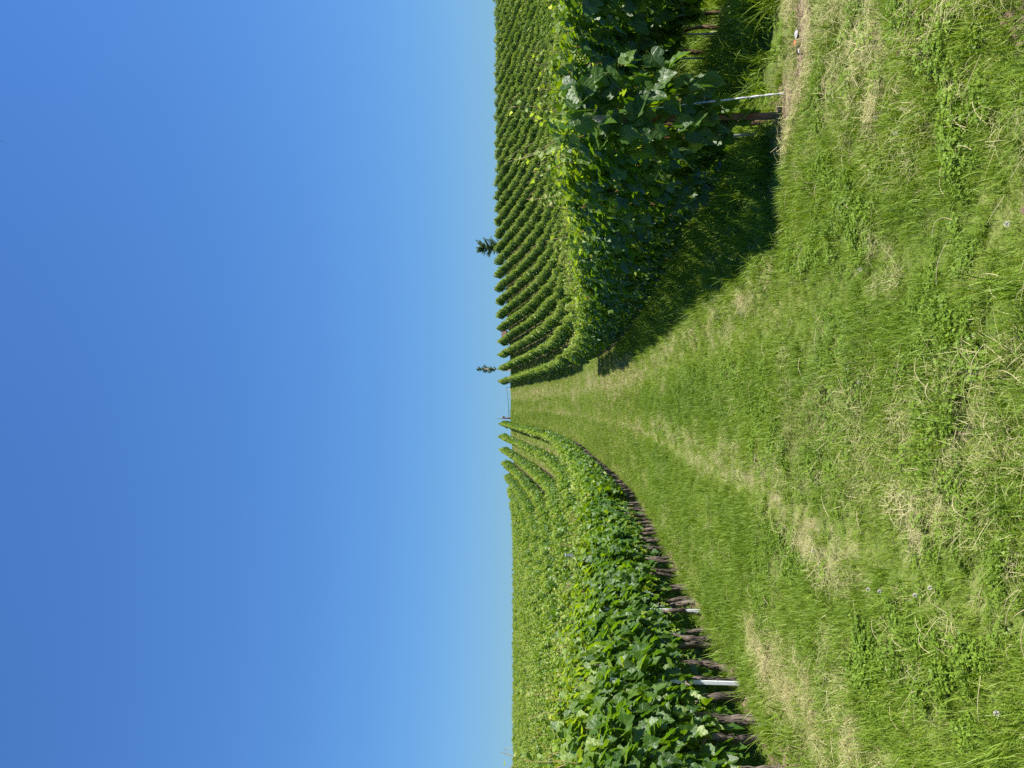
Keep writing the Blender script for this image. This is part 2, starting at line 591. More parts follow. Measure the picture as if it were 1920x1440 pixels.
def frames(N, rng, down=True):
    """leaf frames for blade normals N: tip hangs down and outward"""
    N = N / (np.linalg.norm(N, axis=1)[:, None] + 1e-9)
    T = np.array([0, 0, -1.0]) + rng.normal(0, .55, N.shape)
    T = T - (T * N).sum(1)[:, None] * N
    T /= np.linalg.norm(T, axis=1)[:, None] + 1e-9
    X = np.cross(T, N)
    return X, T, N


def canopy_w(z, top):
    """half width of the trained leaf wall at height z"""
    t = np.clip((z - .42) / (top - .42), 0, 1)
    return np.interp(t, [0, .12, .42, .70, .90, 1.0], [.07, .16, .29, .22, .10, .03])


def canopy(n, y0, y1, rng, side=None, top=1.78, seed=0, depth=(.55, 1.05), zlo=.42, jit=.42):
    """n leaf positions on the wall of vines; side +1/-1 keeps to one face"""
    y = rng.uniform(y0, y1, n)
    tp = top + .15 * (noise(y * 2.2, np.full(n, 3.3), seed) - .5) * 2
    u = rng.uniform(0, 1, n) ** .9
    z = zlo + (tp - zlo) * u
    low = zlo + .34 * noise(y * 2.1, np.full(n, 9.1), seed + 5)
    z = np.where(z < low, low + (tp - low) * rng.uniform(0, 1, n), z)
    s = rng.choice([-1.0, 1.0], n) if side is None else np.full(n, float(side))
    bul = .70 + .60 * noise(y * 2.3, z * 2.4, seed + 11)
    x = s * canopy_w(z, tp) * bul * rng.uniform(depth[0], depth[1], n)
    tt = np.clip((z - zlo) / (tp - zlo), 0, 1)
    N = np.stack([s * (.75 - .35 * tt), rng.normal(0, .12, n), .45 + .55 * tt ** 2], -1) + rng.normal(0, jit, (n, 3))
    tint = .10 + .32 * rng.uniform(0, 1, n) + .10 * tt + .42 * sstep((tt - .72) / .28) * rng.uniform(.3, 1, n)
    tint = np.where(rng.uniform(0, 1, n) < .035, .8, tint)
    size = np.interp(tt, [0, .5, .8, 1], [1.0, 1.05, .85, .55]) * rng.uniform(.55, 1.22, n)
    P = np.stack([x, y, z], -1)
    return P, N, tint, size


def leaves_mesh(bag, P, N, tint, size, tpl, tri, rng, mat_i=0):
    X, T, Nn = frames(N, rng)
    n, k = len(P), len(tpl)
    V = P[:, None, :] + size[:, None, None] * (tpl[None, :, 0:1] * X[:, None, :] + tpl[None, :, 1:2] * T[:, None, :] + tpl[None, :, 2:3] * Nn[:, None, :] * 1.0)
    F = (tri[None] + (np.arange(n) * k)[:, None, None]).reshape(-1, 3)
    bag.add(V.reshape(-1, 3), tris=F, tint=np.repeat(tint, k), mat=mat_i)


def shoots(n, y0, y1, rng, top=1.75, hmax=.55):
    """the loose shoots that stand above the wall: stems and the small leaves on them"""
    stems, P, N, T, Sz = [], [], [], [], []
    for _ in range(n):
        b = np.array([rng.normal(0, .06), rng.uniform(y0, y1), top - .25])
        h = rng.uniform(.25, hmax)
        lean = np.array([rng.normal(0, .16), rng.normal(0, .16), 1.0])
        pts = np.array([b + lean * h * t + np.array([rng.normal(0, .01), rng.normal(0, .01), 0]) + np.array([lean[0], lean[1], -.3]) * .25 * t * t * h for t in np.linspace(0, 1, 5)])
        stems.append(pts)
        m = rng.integers(4, 8)
        for j in range(m):
            t = (j + .6) / m
            p = pts[0] + (pts[-1] - pts[0]) * t + rng.normal(0, .03, 3)
            P.append(p); N.append((rng.normal(0, .6), rng.normal(0, .6), .8)); T.append(.55 + .42 * t * rng.uniform(.6, 1)); Sz.append(.72 - .42 * t)
    return stems, np.array(P), np.array(N), np.array(T), np.array(Sz)


# ------------------------------------------------------------------ vines further off: shared one-metre lengths
def vine_mesh(seed, n, leaf, tpl, tri, trunks=True, length=1.0, shoots_n=4):
    rng = np.random.default_rng(seed)
    b = Bag()
    P, N, t, s = canopy(n, -length / 2 - .06, length / 2 + .06, rng, None, seed=seed, depth=(.35, 1.2), jit=.50)
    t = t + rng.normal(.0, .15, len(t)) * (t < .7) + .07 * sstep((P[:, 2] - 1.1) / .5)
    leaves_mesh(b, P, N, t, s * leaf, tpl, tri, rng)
    st, P, N, t, s = shoots(shoots_n, -length / 2, length / 2, rng)
    leaves_mesh(b, P, N, t, s * leaf, tpl, tri, rng)
    for p in st:
        V, tt, q = tube(p, np.linspace(.006, .003, len(p)), 4, cap=False)
        b.add(V, tt, q, tint=.6, mat=1)
    if trunks:
        for yb in (-.25 * length, .25 * length):
            p = np.array([(rng.normal(0, .03), yb + rng.normal(0, .04), z) for z in (-.05, .2, .42, .62)])
            V, tt, q = tube(p, np.linspace(.038, .026, 4), 6, .15, rng=rng)
            b.add(V, tt, q, tint=.2, mat=2)
    return b.build('vine', [M_fol, M_shoot, M_bark])


V_NEAR = [vine_mesh(100 + k, 620, .150, _MID, _MIDT) for k in range(5)]
V_MIDL = [vine_mesh(200 + k, 440, .180, _LO, _LOT) for k in range(10)]
V_FAR = [vine_mesh(300 + k, 290 + 14 * (k % 5), .215, _LO, _LOT, shoots_n=3 + k % 4) for k in range(10)]


def place_vine(me, x, y, parent, flip, dz=1.0):
    slope = (tz(x - SL * .5, y + .5) - tz(x + SL * .5, y - .5))
    o = bpy.data.objects.new('vine', me)
    o.location = Vector((x, y, tz(x, y))) - parent.location
    o.rotation_euler = (math.atan(slope), 0, RZ + (math.pi if flip else 0))
    if flip:
        o.rotation_euler[0] *= -1
    o.scale = (random.uniform(.78, 1.2), 1.0, dz * random.uniform(.88, 1.09))
    return link(o, parent)


ORD = ['first', 'second', 'third', 'fourth', 'fifth', 'sixth', 'seventh', 'eighth', 'ninth', 'tenth', 'eleventh', 'twelfth', 'thirteenth',
       'fourteenth', 'fifteenth', 'sixteenth', 'seventeenth', 'eighteenth', 'nineteenth', 'twentieth', 'twenty-first', 'twenty-second', 'twenty-third',
       'twenty-fourth', 'twenty-fifth', 'twenty-sixth', 'twenty-seventh', 'twenty-eighth', 'twenty-ninth', 'thirtieth', 'thirty-first', 'thirty-second']

stake_me = {}


def bar_mesh(name, m, w, d, h, bev=.004):
    V, t, q = boxv(-w / 2, w / 2, -d / 2, d / 2, -.1, h, bev)
    b = Bag(); b.add(V, t, q)
    return b.build(name, [m], False)


ME_rowstake = bar_mesh('stake', M_steel, .04, .04, 2.12)


def vine_row(c, y0, y1, label, group, end_stake=False):
    x0 = row_x(c, y0)
    root = empty('vine_row', (x0, y0, tz(x0, y0)))
    tag(root, label, 'vine row', group)
    y = y0 + .5
    while y < y1:
        x = row_x(c, y)
        me = random.choice(V_NEAR if y < 26 else V_MIDL if y < 62 else V_FAR)
        place_vine(me, x, y, root, random.random() < .5)
        y += 1.0
    if end_stake:
        for ys in (y1 - random.uniform(.2, 2.5), y0 + .05):
            xs = row_x(c, ys)
            o = obj('stake', ME_rowstake, root, Vector((xs, ys, tz(xs, ys) + random.uniform(-.25, .02))) - root.location)
    return root


# hillside rows on the right, beyond the cross track
for k, c in enumerate(RF_OFF):
    y0 = RF_Y0 + .5 * random.uniform(-.6, .6)
    if k == 0:
        lab = 'vine row on the far right slope bordering the grass track'
    else:
        lab = f'{ORD[k]} vine row from the track on the far right slope'
    if (c / .4645 - 3) / 1.05 > RF_Y1 - 3:
        continue
    vine_row(c, max(y0, (c / .4645 - 3) / 1.05), RF_Y1, lab, 'vine rows on the far right slope', end_stake=(k > 6 and k % 2 == 0))
# rows of the left block behind its edge row
for k, c in enumerate(L_OFF):
    if k == 0:
        continue
    y0 = max(5.5, (-c) / .4645 * .92 - 3.0)
    if y0 < L_Y1 - 3:
        vine_row(c, y0, L_Y1, f'{ORD[k]} vine row from the track on the sunlit left slope', 'vine rows on the left slope')
# near right block behind its second row
for k, c in enumerate(RN_OFF):
    if k < 2:
        continue
    y0 = max(RN_Y0, c / .4645 * .95 - 2.5)
    if y0 < RN_Y1 - 2:
        vine_row(c, y0, RN_Y1 + random.uniform(-.6, .3), f'{ORD[k]} vine row from the track in the near right block', 'vine rows of the near right block')


# ------------------------------------------------------------------ near vines, one by one
def trunk_mesh(seed, thick, old):
    rng = np.random.default_rng(seed)
    h = rng.uniform(.46, .58)
    n = 12
    zz = np.linspace(-.08, h, n)
    ph = rng.uniform(0, 6.28, 2)
    amp = .035 if old else .03
    P = np.stack([amp * np.sin(zz * 7 + ph[0]) * np.clip(zz / h, 0, 1), amp * 1.2 * np.sin(zz * 6 + ph[1]), zz], -1)
    r = thick * (1.15 - .3 * np.linspace(0, 1, n) + (.16 if old else .06) * np.sin(zz * 31 + ph[0]))
    r[0] *= 1.25; r[-1] *= 1.12
    b = Bag()
    V, t, q = tube(P, r, 11, .20 if old else .12, rng=rng)
    b.add(V, t, q)
    if old:                      # peeling strips of bark
        for _ in range(46):
            i = rng.integers(1, n - 3)
            a = rng.uniform(0, 6.28)
            o = np.array([math.cos(a), math.sin(a), 0])
            s = np.array([-math.sin(a), math.cos(a), 0]) * rng.uniform(.003, .009)
            p0 = P[i] + o * r[i] * .98
            p1 = P[i + 2] + o * (r[i + 2] + rng.uniform(.0, .016))
            pm = (p0 + p1) / 2 + o * rng.uniform(.004, .014)
            b.add([p0 - s, p0 + s, pm + s, pm - s, p1 + s * .5, p1 - s * .5], quads=[(0, 1, 2, 3), (3, 2, 4, 5)])
    # the head where the arms leave
    for sgn in (-1, 1):
        Q = np.array([P[-1] + np.array([rng.normal(0, .01) * t, sgn * .24 * t, .05 * math.sin(t * 3) + .06 * t]) for t in np.linspace(0, 1, 6)])
        V, t, q = tube(Q, np.linspace(thick * .62, thick * .25, 6), 7, .12, rng=rng)
        b.add(V, t, q)
    return b.build('trunk', [M_bark if old else M_bark2])


TR_OLD = [trunk_mesh(k, .031, True) for k in range(6)]
TR_YOUNG = [trunk_mesh(50 + k, .024, False) for k in range(5)]


def cane_mesh(seed):
    rng = np.random.default_rng(seed)
    b = Bag()
    for _ in range(4):
        y = rng.uniform(-.25, .25)
        x0 = rng.normal(0, .04)
        P = np.array([(x0 + rng.normal(0, .02), y + rng.normal(0, .03) + .1 * (t - .5), .55 + 1.1 * t) for t in np.linspace(0, 1, 6)])
        V, t, q = tube(P, np.linspace(.007, .004, 6), 5, cap=False, rng=rng)
        b.add(V, t, q)
    return b.build('cane', [M_cane])


CANES = [cane_mesh(k) for k in range(5)]


def shoot_mesh(pts):
    b = Bag()
    V, t, q = tube(pts, np.linspace(.0055, .0025, len(pts)), 5, cap=False)
    b.add(V, t, q)
    # tendril
    p = pts[-2]
    Q = np.array([p + np.array([.10 * t, .05 * math.sin(t * 5), .06 * math.sin(t * 4)]) for t in np.linspace(0, 1, 6)])
    V, t, q = tube(Q, .0016, 4, cap=False)
    b.add(V, t, q)
    return b.build('shoot', [M_shoot])


def cluster_mesh(seed):
    rng = np.random.default_rng(seed)
    b = Bag()
    o8 = np.array([(1, 0, 0), (-1, 0, 0), (0, 1, 0), (0, -1, 0), (0, 0, 1), (0, 0, -1)]) * 1.0
    f8 = [(0, 2, 4), (2, 1, 4), (1, 3, 4), (3, 0, 4), (2, 0, 5), (1, 2, 5), (3, 1, 5), (0, 3, 5)]
    for k in range(42):
        t = rng.uniform(0, 1)
        r = .028 * (1 - t * .75) * rng.uniform(.4, 1)
        a = rng.uniform(0, 6.28)
        b.add(o8 * rng.uniform(.004, .007) + [r * math.cos(a), r * math.sin(a), -.10 * t], f8)
    V, t, q = tube([(0, 0, .03), (0, 0, -.03), (0, 0, -.09)], [.003, .002, .001], 4, cap=False)
    b.add(V, t, q)
    return b.build('flower_cluster', [M_lime])


CLUST = [cluster_mesh(k) for k in range(4)]


def near_vine(x, y, old, label, group, face, n_leaf, n_hid, seed, spacing=.52, end=False, top=1.78, zlo=.19, wide=1.0):
    """one grapevine: trunk, canes, shoots, single leaves on the seen face, the inner leaves joined"""
    rng = np.random.default_rng(seed)
    root = empty('grapevine', (x, y, tz(x, y)), RZ)
    tag(root, label, 'grapevine', group)
    o = obj('trunk', random.choice(TR_OLD if old else TR_YOUNG), root, (.105 if old else 0, rng.normal(0, .09), 0))
    o.rotation_euler = (rng.normal(0, .10), rng.normal(0, .06), random.choice([0, math.pi]) + rng.normal(0, .15))
    s = rng.uniform(.72, 1.22); o.scale = (s, s, rng.uniform(.75, 1.06))
    obj('cane', random.choice(CANES), root)
    hw = spacing / 2 + .05
    b = Bag()
    P, N, t, sz = canopy(n_hid, -hw, hw, rng, None, seed=seed % 97, depth=(.1, .85), top=top, zlo=zlo)
    P[:, 0] *= wide
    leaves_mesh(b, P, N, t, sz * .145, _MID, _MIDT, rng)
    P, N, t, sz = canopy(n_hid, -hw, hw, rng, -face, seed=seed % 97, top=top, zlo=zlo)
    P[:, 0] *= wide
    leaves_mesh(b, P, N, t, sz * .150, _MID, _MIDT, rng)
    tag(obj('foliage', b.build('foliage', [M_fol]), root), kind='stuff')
    Ps, Ns, Ts, Ss = [], [], [], []
    if n_leaf:
        P, N, t, sz = canopy(n_leaf, -hw, hw, rng, face, seed=seed % 97, depth=(.85, 1.22), top=top, zlo=zlo)
        P[:, 0] *= wide
        Ps.append(P); Ns.append(N); Ts.append(t); Ss.append(sz)
    if end:
        n = 95
        z = rng.uniform(.58, 1.72, n)
        P = np.stack([rng.uniform(-1, 1, n) * (canopy_w(z, top) + .08), -hw + rng.uniform(-.16, .06, n), z], -1)
        N = np.stack([rng.normal(.15, .4, n), -.75 + rng.normal(0, .3, n), .45 + rng.normal(0, .3, n)], -1)
        Ps.append(P); Ns.append(N); Ts.append(rng.uniform(.08, .36, n)); Ss.append(rng.uniform(.65, 1.22, n))
    st, P, N, t, sz = shoots(rng.integers(1, 4), -hw, hw, rng, top, .66)
    for p in st:
        obj('shoot', shoot_mesh(p), root)
    if n_leaf:
        Ps.append(P); Ns.append(N); Ts.append(t); Ss.append(sz)
        P, N, t, sz = map(np.concatenate, (Ps, Ns, Ts, Ss))
        X, T, Nn = frames(N, rng)
        for i in range(len(P)):
            me = HI_YOUNG[min(3, max(0, int((t[i] - .55) / .11)))] if t[i] > .55 else HI_MATURE[min(6, int(t[i] / .08))]
            o = bpy.data.objects.new('leaf', me)
            s = sz[i] * .166
            a, c, d, p = X[i] * s, T[i] * s, Nn[i] * s, P[i]
            o.matrix_basis = Matrix(((a[0], c[0], d[0], p[0]), (a[1], c[1], d[1], p[1]), (a[2], c[2], d[2], p[2]), (0, 0, 0, 1)))
            link(o, root)
    else:
        b = Bag()
        leaves_mesh(b, P, N, t, sz * .15, _MID, _MIDT, rng)
        P, N, t, sz = canopy(150, -hw, hw, rng, face, seed=seed % 97, depth=(.85, 1.15), top=top, zlo=zlo)
        P[:, 0] *= wide
        leaves_mesh(b, P, N, t, sz * .15, _MID, _MIDT, rng)
        tag(obj('outer_foliage', b.build('outer_foliage', [M_fol]), root), kind='stuff')
    if old:
        for _ in range(rng.integers(1, 4)):
            o = obj('flower_cluster', random.choice(CLUST), root, (face * rng.uniform(.08, .22), rng.uniform(-hw, hw), rng.uniform(.42, .72)))
            o.rotation_euler = (rng.normal(0, .3), rng.normal(0, .3), rng.uniform(0, 6))
    return root


SP = .52
LEAFY_TO = 15.0
# left edge row: thick shaggy trunks
STAKE1, STAKE2 = 8.4, 11.3
y, k = 5.06, 0
seq = []
while y < 24.0:
    seq.append(y); y += SP
i1 = max(i for i, v in enumerate(seq) if v < STAKE1)
i2 = max(i for i, v in enumerate(seq) if v < STAKE2)
G_L = 'grapevines of the left edge row'
for i, y in enumerate(seq):
    if i <= i1:
        n = i1 - i
        lab, g = ('shaggy trunked grapevine just before the nearer white stake on the left' if n == 0 else f'{ORD[n]} shaggy grapevine before the one beside the nearer white left stake'), G_L
    elif i <= i2:
        n = i - i1 - 1
        lab, g = ('shaggy grapevine just behind the nearer white stake on the left' if n == 0 else f'{ORD[n]} shaggy grapevine behind the nearer white stake on the left'), G_L
    else:
        n = i - i2 - 1
        lab, g = ('grapevine just behind the farther white stake in the left edge row' if n == 0 else f'{ORD[n]} grapevine behind the farther white stake in the left edge row'), G_L
    x = row_x(L_OFF[0], y) - .10 + R.normal(0, .025)
    near_vine(x, y + R.normal(0, .04), True, lab, g, +1, 135 if y < LEAFY_TO else 0, 95, 1000 + i, SP, wide=.76)
vine_row(L_OFF[0], 23.9, L_Y1, 'far half of the left edge row climbing beside the track', 'vine rows on the left slope')

# right edge row: its near end stands at the headland, its track side in shade
y, i = RN_Y0 + .40, 0
while y < 23.3:
    if i == 0:
        lab, g = 'large leaved grapevine at the post end of the right edge row', 'grapevines of the right edge row'
    else:
        lab, g = f'{ORD[min(i, 31)]} grapevine from the wooden post in the shaded right edge row', 'grapevines of the right edge row'
    near_vine(row_x(RN_OFF[0], y) + R.normal(0, .02), y + R.normal(0, .05), False, lab, g, -1, 150 if y < LEAFY_TO else 0, 48, 2000 + i, SP, end=(i == 0), zlo=.14)
    y += SP; i += 1
vine_row(RN_OFF[0], 23.2, RN_Y1, 'far half of the shaded right edge row ending at the cross track', 'vine rows of the near right block')
# second right-hand row, seen past the end of the first
y, i = RN_Y0 + .5, 0
while y < 12.3:
    lab = ('grapevine at the near end of the second right row' if i == 0 else f'{ORD[i]} grapevine from the near end of the second right row')
    near_vine(row_x(RN_OFF[1], y) + R.normal(0, .05), y + R.normal(0, .06), False, lab, 'grapevines of the second right row', -1, 120, 75, 3000 + i, SP, zlo=.26)
    y += SP; i += 1
vine_row(RN_OFF[1], 12.1, RN_Y1, 'second vine row behind the shaded right edge row', 'vine rows of the near right block')


# single long shoots that rise clear of the leaves: they belong to the vine they grow from
def tall_shoot(vine, x, y, z0, z1, lean, nleaf, seed, bare=0.0):
    rng = np.random.default_rng(seed)
    pts = np.array([(x + lean[0] * t + .02 * math.sin(t * 6 + seed), y + lean[1] * t * t, z0 + (z1 - z0) * t) for t in np.linspace(0, 1, 8)])
    obj('shoot', shoot_mesh(pts), vine)
    for j in range(nleaf):
        t = bare + (1 - bare) * (j + .5) / nleaf
        p = pts[0] + (pts[-1] - pts[0]) * t + rng.normal(0, .025, 3)
        N = np.array([[rng.normal(.3, .5), rng.normal(-.3, .5), .6]])
        X, T, Nn = frames(N, rng)
        sz = .115 * (1.05 - .7 * t)
        a, c, d = X[0] * sz, T[0] * sz, Nn[0] * sz
        o = bpy.data.objects.new('leaf', HI_YOUNG[min(3, int(t * 4))])
        o.matrix_basis = Matrix(((a[0], c[0], d[0], p[0]), (a[1], c[1], d[1], p[1]), (a[2], c[2], d[2], p[2]), (0, 0, 0, 1)))
        link(o, vine)


LV = [o for o in COL.objects if o.name.startswith('grapevine')]
def nearest(x, y):
    return min(LV, key=lambda o: (o.location.x - x) ** 2 + (o.location.y - y) ** 2)
v = nearest(-3.0, 6.35)
tall_shoot(v, .05, .0, 1.6, 2.22, (.05, .05), 4, 1, .55)
tall_shoot(v, .0, .08, 1.7, 2.16, (-.10, .0), 3, 2, .6)
v = nearest(-3.03, 7.9)
tall_shoot(v, .05, .0, 1.5, 2.17, (.02, .1), 3, 3, .8)
v = nearest(2.15, 6.95)
tall_shoot(v, .05, -.05, 1.55, 2.22, (.10, .05), 8, 4, .2)
tall_shoot(v, -.08, .15, 1.55, 2.10, (-.12, .1), 7, 5, .3)
v = nearest(2.13, 7.5)
tall_shoot(v, .0, .1, 1.6, 2.26, (-.05, .2), 7, 6, .4)
v = nearest(2.1, 9.1)
tall_shoot(v, .0, .1, 1.6, 2.2, (-.02, .2), 6, 7, .4)


# ------------------------------------------------------------------ stakes, post, wires
def stake_u(h, w=.034):
    """a rolled steel stake: channel section with hook notches"""
    b = Bag()
    for x0, x1, y0, y1 in ((-w / 2, w / 2, -.004, .0), (-w / 2, -w / 2 + .005, .0, .022), (w / 2 - .005, w / 2, .0, .022)):
        V, t, q = boxv(x0, x1, y0, y1, -.15, h)
        b.add(V, t, q)
    z = .25
    while z < h - .1:
        for s in (-1, 1):
            V, t, q = boxv(s * (w / 2 + .001) - .004, s * (w / 2 + .001) + .004, .004, .012, z, z + .02)
            b.add(V, t, q)
        z += .15
    return b


def white_stake(x, y, h, label):
    r = empty('vineyard_stake', (x, y, tz(x, y)))
    tag(r, label, 'stake', 'white steel stakes in the left rows')
    obj('post', stake_u(h).build('post', [M_white], False), r)
    b = Bag(); V, t, q = boxv(-.020, .020, -.006, .026, h, h + .012); b.add(V, t, q)
    obj('cap', b.build('cap', [M_white], False), r)
    return r


white_stake(row_x(L_OFF[0], STAKE1) + .06, STAKE1, 1.30, 'nearer white steel stake among the trunks of the left row')
white_stake(row_x(L_OFF[0], STAKE2) + .06, STAKE2, 1.35, 'farther white steel stake in the left edge row')
xs, ys = row_x(L_OFF[1], 25.5) + .05, 25.5
r = empty('vineyard_stake', (xs, ys, tz(xs, ys)))
tag(r, 'grey stake top poking out of the sunlit leaves on the left slope', 'stake')
obj('post', stake_u(2.0, .07).build('post', [M_steel], False), r)
b = Bag(); V, t, q = boxv(-.04, .04, -.01, .05, 2.0, 2.03); b.add(V, t, q)
obj('cap', b.build('cap', [M_white], False), r)

# weathered square end post with its twine-wrapped anchor wire
px, py = 2.13, 6.72
pz = tz(px, py)
pr = empty('trellis_post', (px, py, pz))
tag(pr, 'weathered square wooden post hidden in leaves at the right row end', 'post')
b = Bag()
V, t, q = boxv(-.024, .024, -.024, .024, -.3, 1.36, .006)
b.add(V, t, q)
o = obj('shaft', b.build('shaft', [M_brownwood], False), pr)
b = Bag()
V, t, q = boxv(-.035, .035, -.035, .035, 1.36, 1.60, .006)
b.add(V, t, q)
tag(obj('post_top', b.build('post_top', [M_oldwood], False), pr), 'bleached grey top of the post')
for z in (.7, 1.05, 1.4):
    P = np.array([(.02 * math.cos(a), -.036 - .012 * math.sin(a), z + .004 * a) for a in np.linspace(0, math.pi, 7)])
    V, t, q = tube(P, .003, 5)
    b = Bag(); b.add(V, t, q)
    obj('staple', b.build('staple', [M_steel]), pr)
A0 = Vector((px + .04, py - .14, pz + 1.02))
A1 = Vector((2.235, 6.50, tz(2.235, 6.50) - .03))
ar = empty('anchor_wire', A1)
tag(ar, 'slanting anchor wire wrapped in white twine below the wooden post', 'wire')
rel = np.array([A1 - A1, (A0 - A1) * .45, A0 - A1], float)
ln = np.array([rel[0] + (rel[2] - rel[0]) * t for t in np.linspace(0, 1, 24)])
V, t, q = tube(ln, .005, 7, rng=R)
b = Bag(); b.add(V, t, q)
obj('wire', b.build('wire', [M_steel]), ar)
tt = np.linspace(.0, .56, 520)
hel = np.array([rel[2] * a + np.array([math.cos(a * 700), math.sin(a * 700), 0]) * .0052 * (1 + .35 * math.sin(a * 61)) for a in tt])
V, t, q = tube(hel, .0033, 4)
b = Bag(); b.add(V, t, q)
obj('twine', b.build('twine', [M_twine]), ar)
tt = np.linspace(.56, .72, 60)
hel = np.array([rel[2] * a + np.array([math.cos(a * 200), math.sin(a * 200), 0]) * .008 for a in tt])
V, t, q = tube(hel, .004, 5)
b = Bag(); b.add(V, t, q)
obj('blue_cord', b.build('blue_cord', [M_blue]), ar)

# thin planting stakes beside the right-hand trunks
b = Bag()
P = np.array([(0, 0, z) for z in np.linspace(-.1, .95, 6)])
V, t, q = tube(P, .011, 7); b.add(V, t, q)
ME_rod = b.build('rod', [M_steel])
b = Bag()
V, t, q = tube(np.array([(.0, 0, .88), (0, .0, .90)]), .016, 7); b.add(V, t, q)
ME_clip = b.build('clip', [M_dark])


def rod(x, y, label, group):
    r = empty('planting_stake', (x, y, tz(x, y)))
    r.rotation_euler = (R.normal(0, .03), R.normal(0, .03), 0)
    tag(r, label, 'stake', group)
    obj('rod', ME_rod, r); obj('clip', ME_clip, r)


rod(row_x(RN_OFF[0], RN_Y0 + .62) - .05, RN_Y0 + .62, 'thin grey planting stake beside the trunk next to the wooden post', 'planting stakes of the right edge row')
for k, y in enumerate((8.2, 9.3, 10.3, 11.9, 14.0)):
    rod(row_x(RN_OFF[0], y) - .05, y, f'{ORD[k]} thin grey planting stake in the shade behind the wooden post', 'planting stakes of the right edge row')
for k, y in enumerate((7.75, 8.85, 9.45, 10.5)):
    rod(row_x(RN_OFF[1], y) - .06, y, f'{ORD[k]} thin grey planting stake from the near end of the second right row', 'planting stakes of the second right row')


def trellis_wire(c, y0, y1, z, label):
    n = int((y1 - y0) / 1.0) + 2
    ys_ = np.linspace(y0, y1, n)
    xs_ = row_x(c, ys_)
    zs_ = terr(xs_, ys_)
    zs_ = np.convolve(np.pad(zs_, 3, 'edge'), np.ones(7) / 7, 'valid') + z
    P = np.stack([xs_, ys_, zs_], -1)
    V, t, q = tube(P - P[0], .0028, 4, cap=False)
    b = Bag(); b.add(V, t, q)
    o = obj('trellis_wire', b.build('trellis_wire', [M_steel]), None, P[0])
    tag(o, label, 'wire')


trellis_wire(L_OFF[0], 4.6, 24, .60, 'lowest trellis wire behind the trunks of the left edge row')
trellis_wire(RN_OFF[0], 6.45, 24, .62, 'lowest trellis wire under the leaves of the right edge row')
trellis_wire(RN_OFF[1], 6.9, 13, .62, 'lowest trellis wire behind the brown trunks of the second right row')


# ------------------------------------------------------------------ things on the crest
def blade_spray(bag, P0, D, L, n, rng, size, tint):
    D = D / np.linalg.norm(D)
    t = rng.uniform(.1, 1, n)
    P = P0 + D * (t * L)[:, None] + rng.normal(0, .06, (n, 3)) * L * .6
    N = rng.normal(0, 1, (n, 3)); N[:, 2] = np.abs(N[:, 2])
    leaves_mesh(bag, P, N, np.clip(rng.uniform(0, 1, n) * tint, 0, 1), rng.uniform(.6, 1.3, n) * size, _LO * [.34, 1, 1], _LOT, rng)


def bushy_tree(x, y, h):
    rng = np.random.default_rng(5)
    z0 = tz(x, y)
    r = empty('bushy_tree', (x, y, z0))
    tag(r, 'dark bushy feathery tree standing on the right crest', 'tree')
    b = Bag()
    V, t, q = tube([(0, 0, -.3), (.05, 0, h * .35), (-.05, 0, h * .6), (0, 0, h * .85)], [.16, .13, .09, .03], 8, .1)
    b.add(V, t, q)
    crown = Bag()
    for k in range(100):
        zz = h * rng.uniform(.30, .86)
        a = rng.uniform(0, 6.28)
        L = h * rng.uniform(.10, .25) * (1.0 - .5 * abs(zz / h - .55))
        D = np.array([math.cos(a) * .9, math.sin(a) * .9, rng.uniform(.15, 1.0)]); D /= np.linalg.norm(D)
        p0 = np.array([0, 0, zz])
        V, t, q = tube([p0, p0 + D * L * .6, p0 + D * L], [.035, .02, .008], 5, cap=False)
        b.add(V, t, q)
        blade_spray(crown, p0, D, L * 1.1, 110, rng, .24, 1.0)
    # one side limb that juts out low on the left
    p0 = np.array([-.3, 0, h * .36]); D = np.array([-.75, 0, .55])
    V, t, q = tube([p0 * [0, 0, 1], p0 + D * .8, p0 + D * 1.6], [.06, .04, .01], 5)
    b.add(V, t, q)
    blade_spray(crown, p0, D, 1.7, 90, rng, .26, .8)
    obj('trunk', b.build('trunk', [M_bark]), r)
    obj('crown', crown.build('crown', [M_tree]), r)


bushy_tree(23.4, 140.0, 7.6)


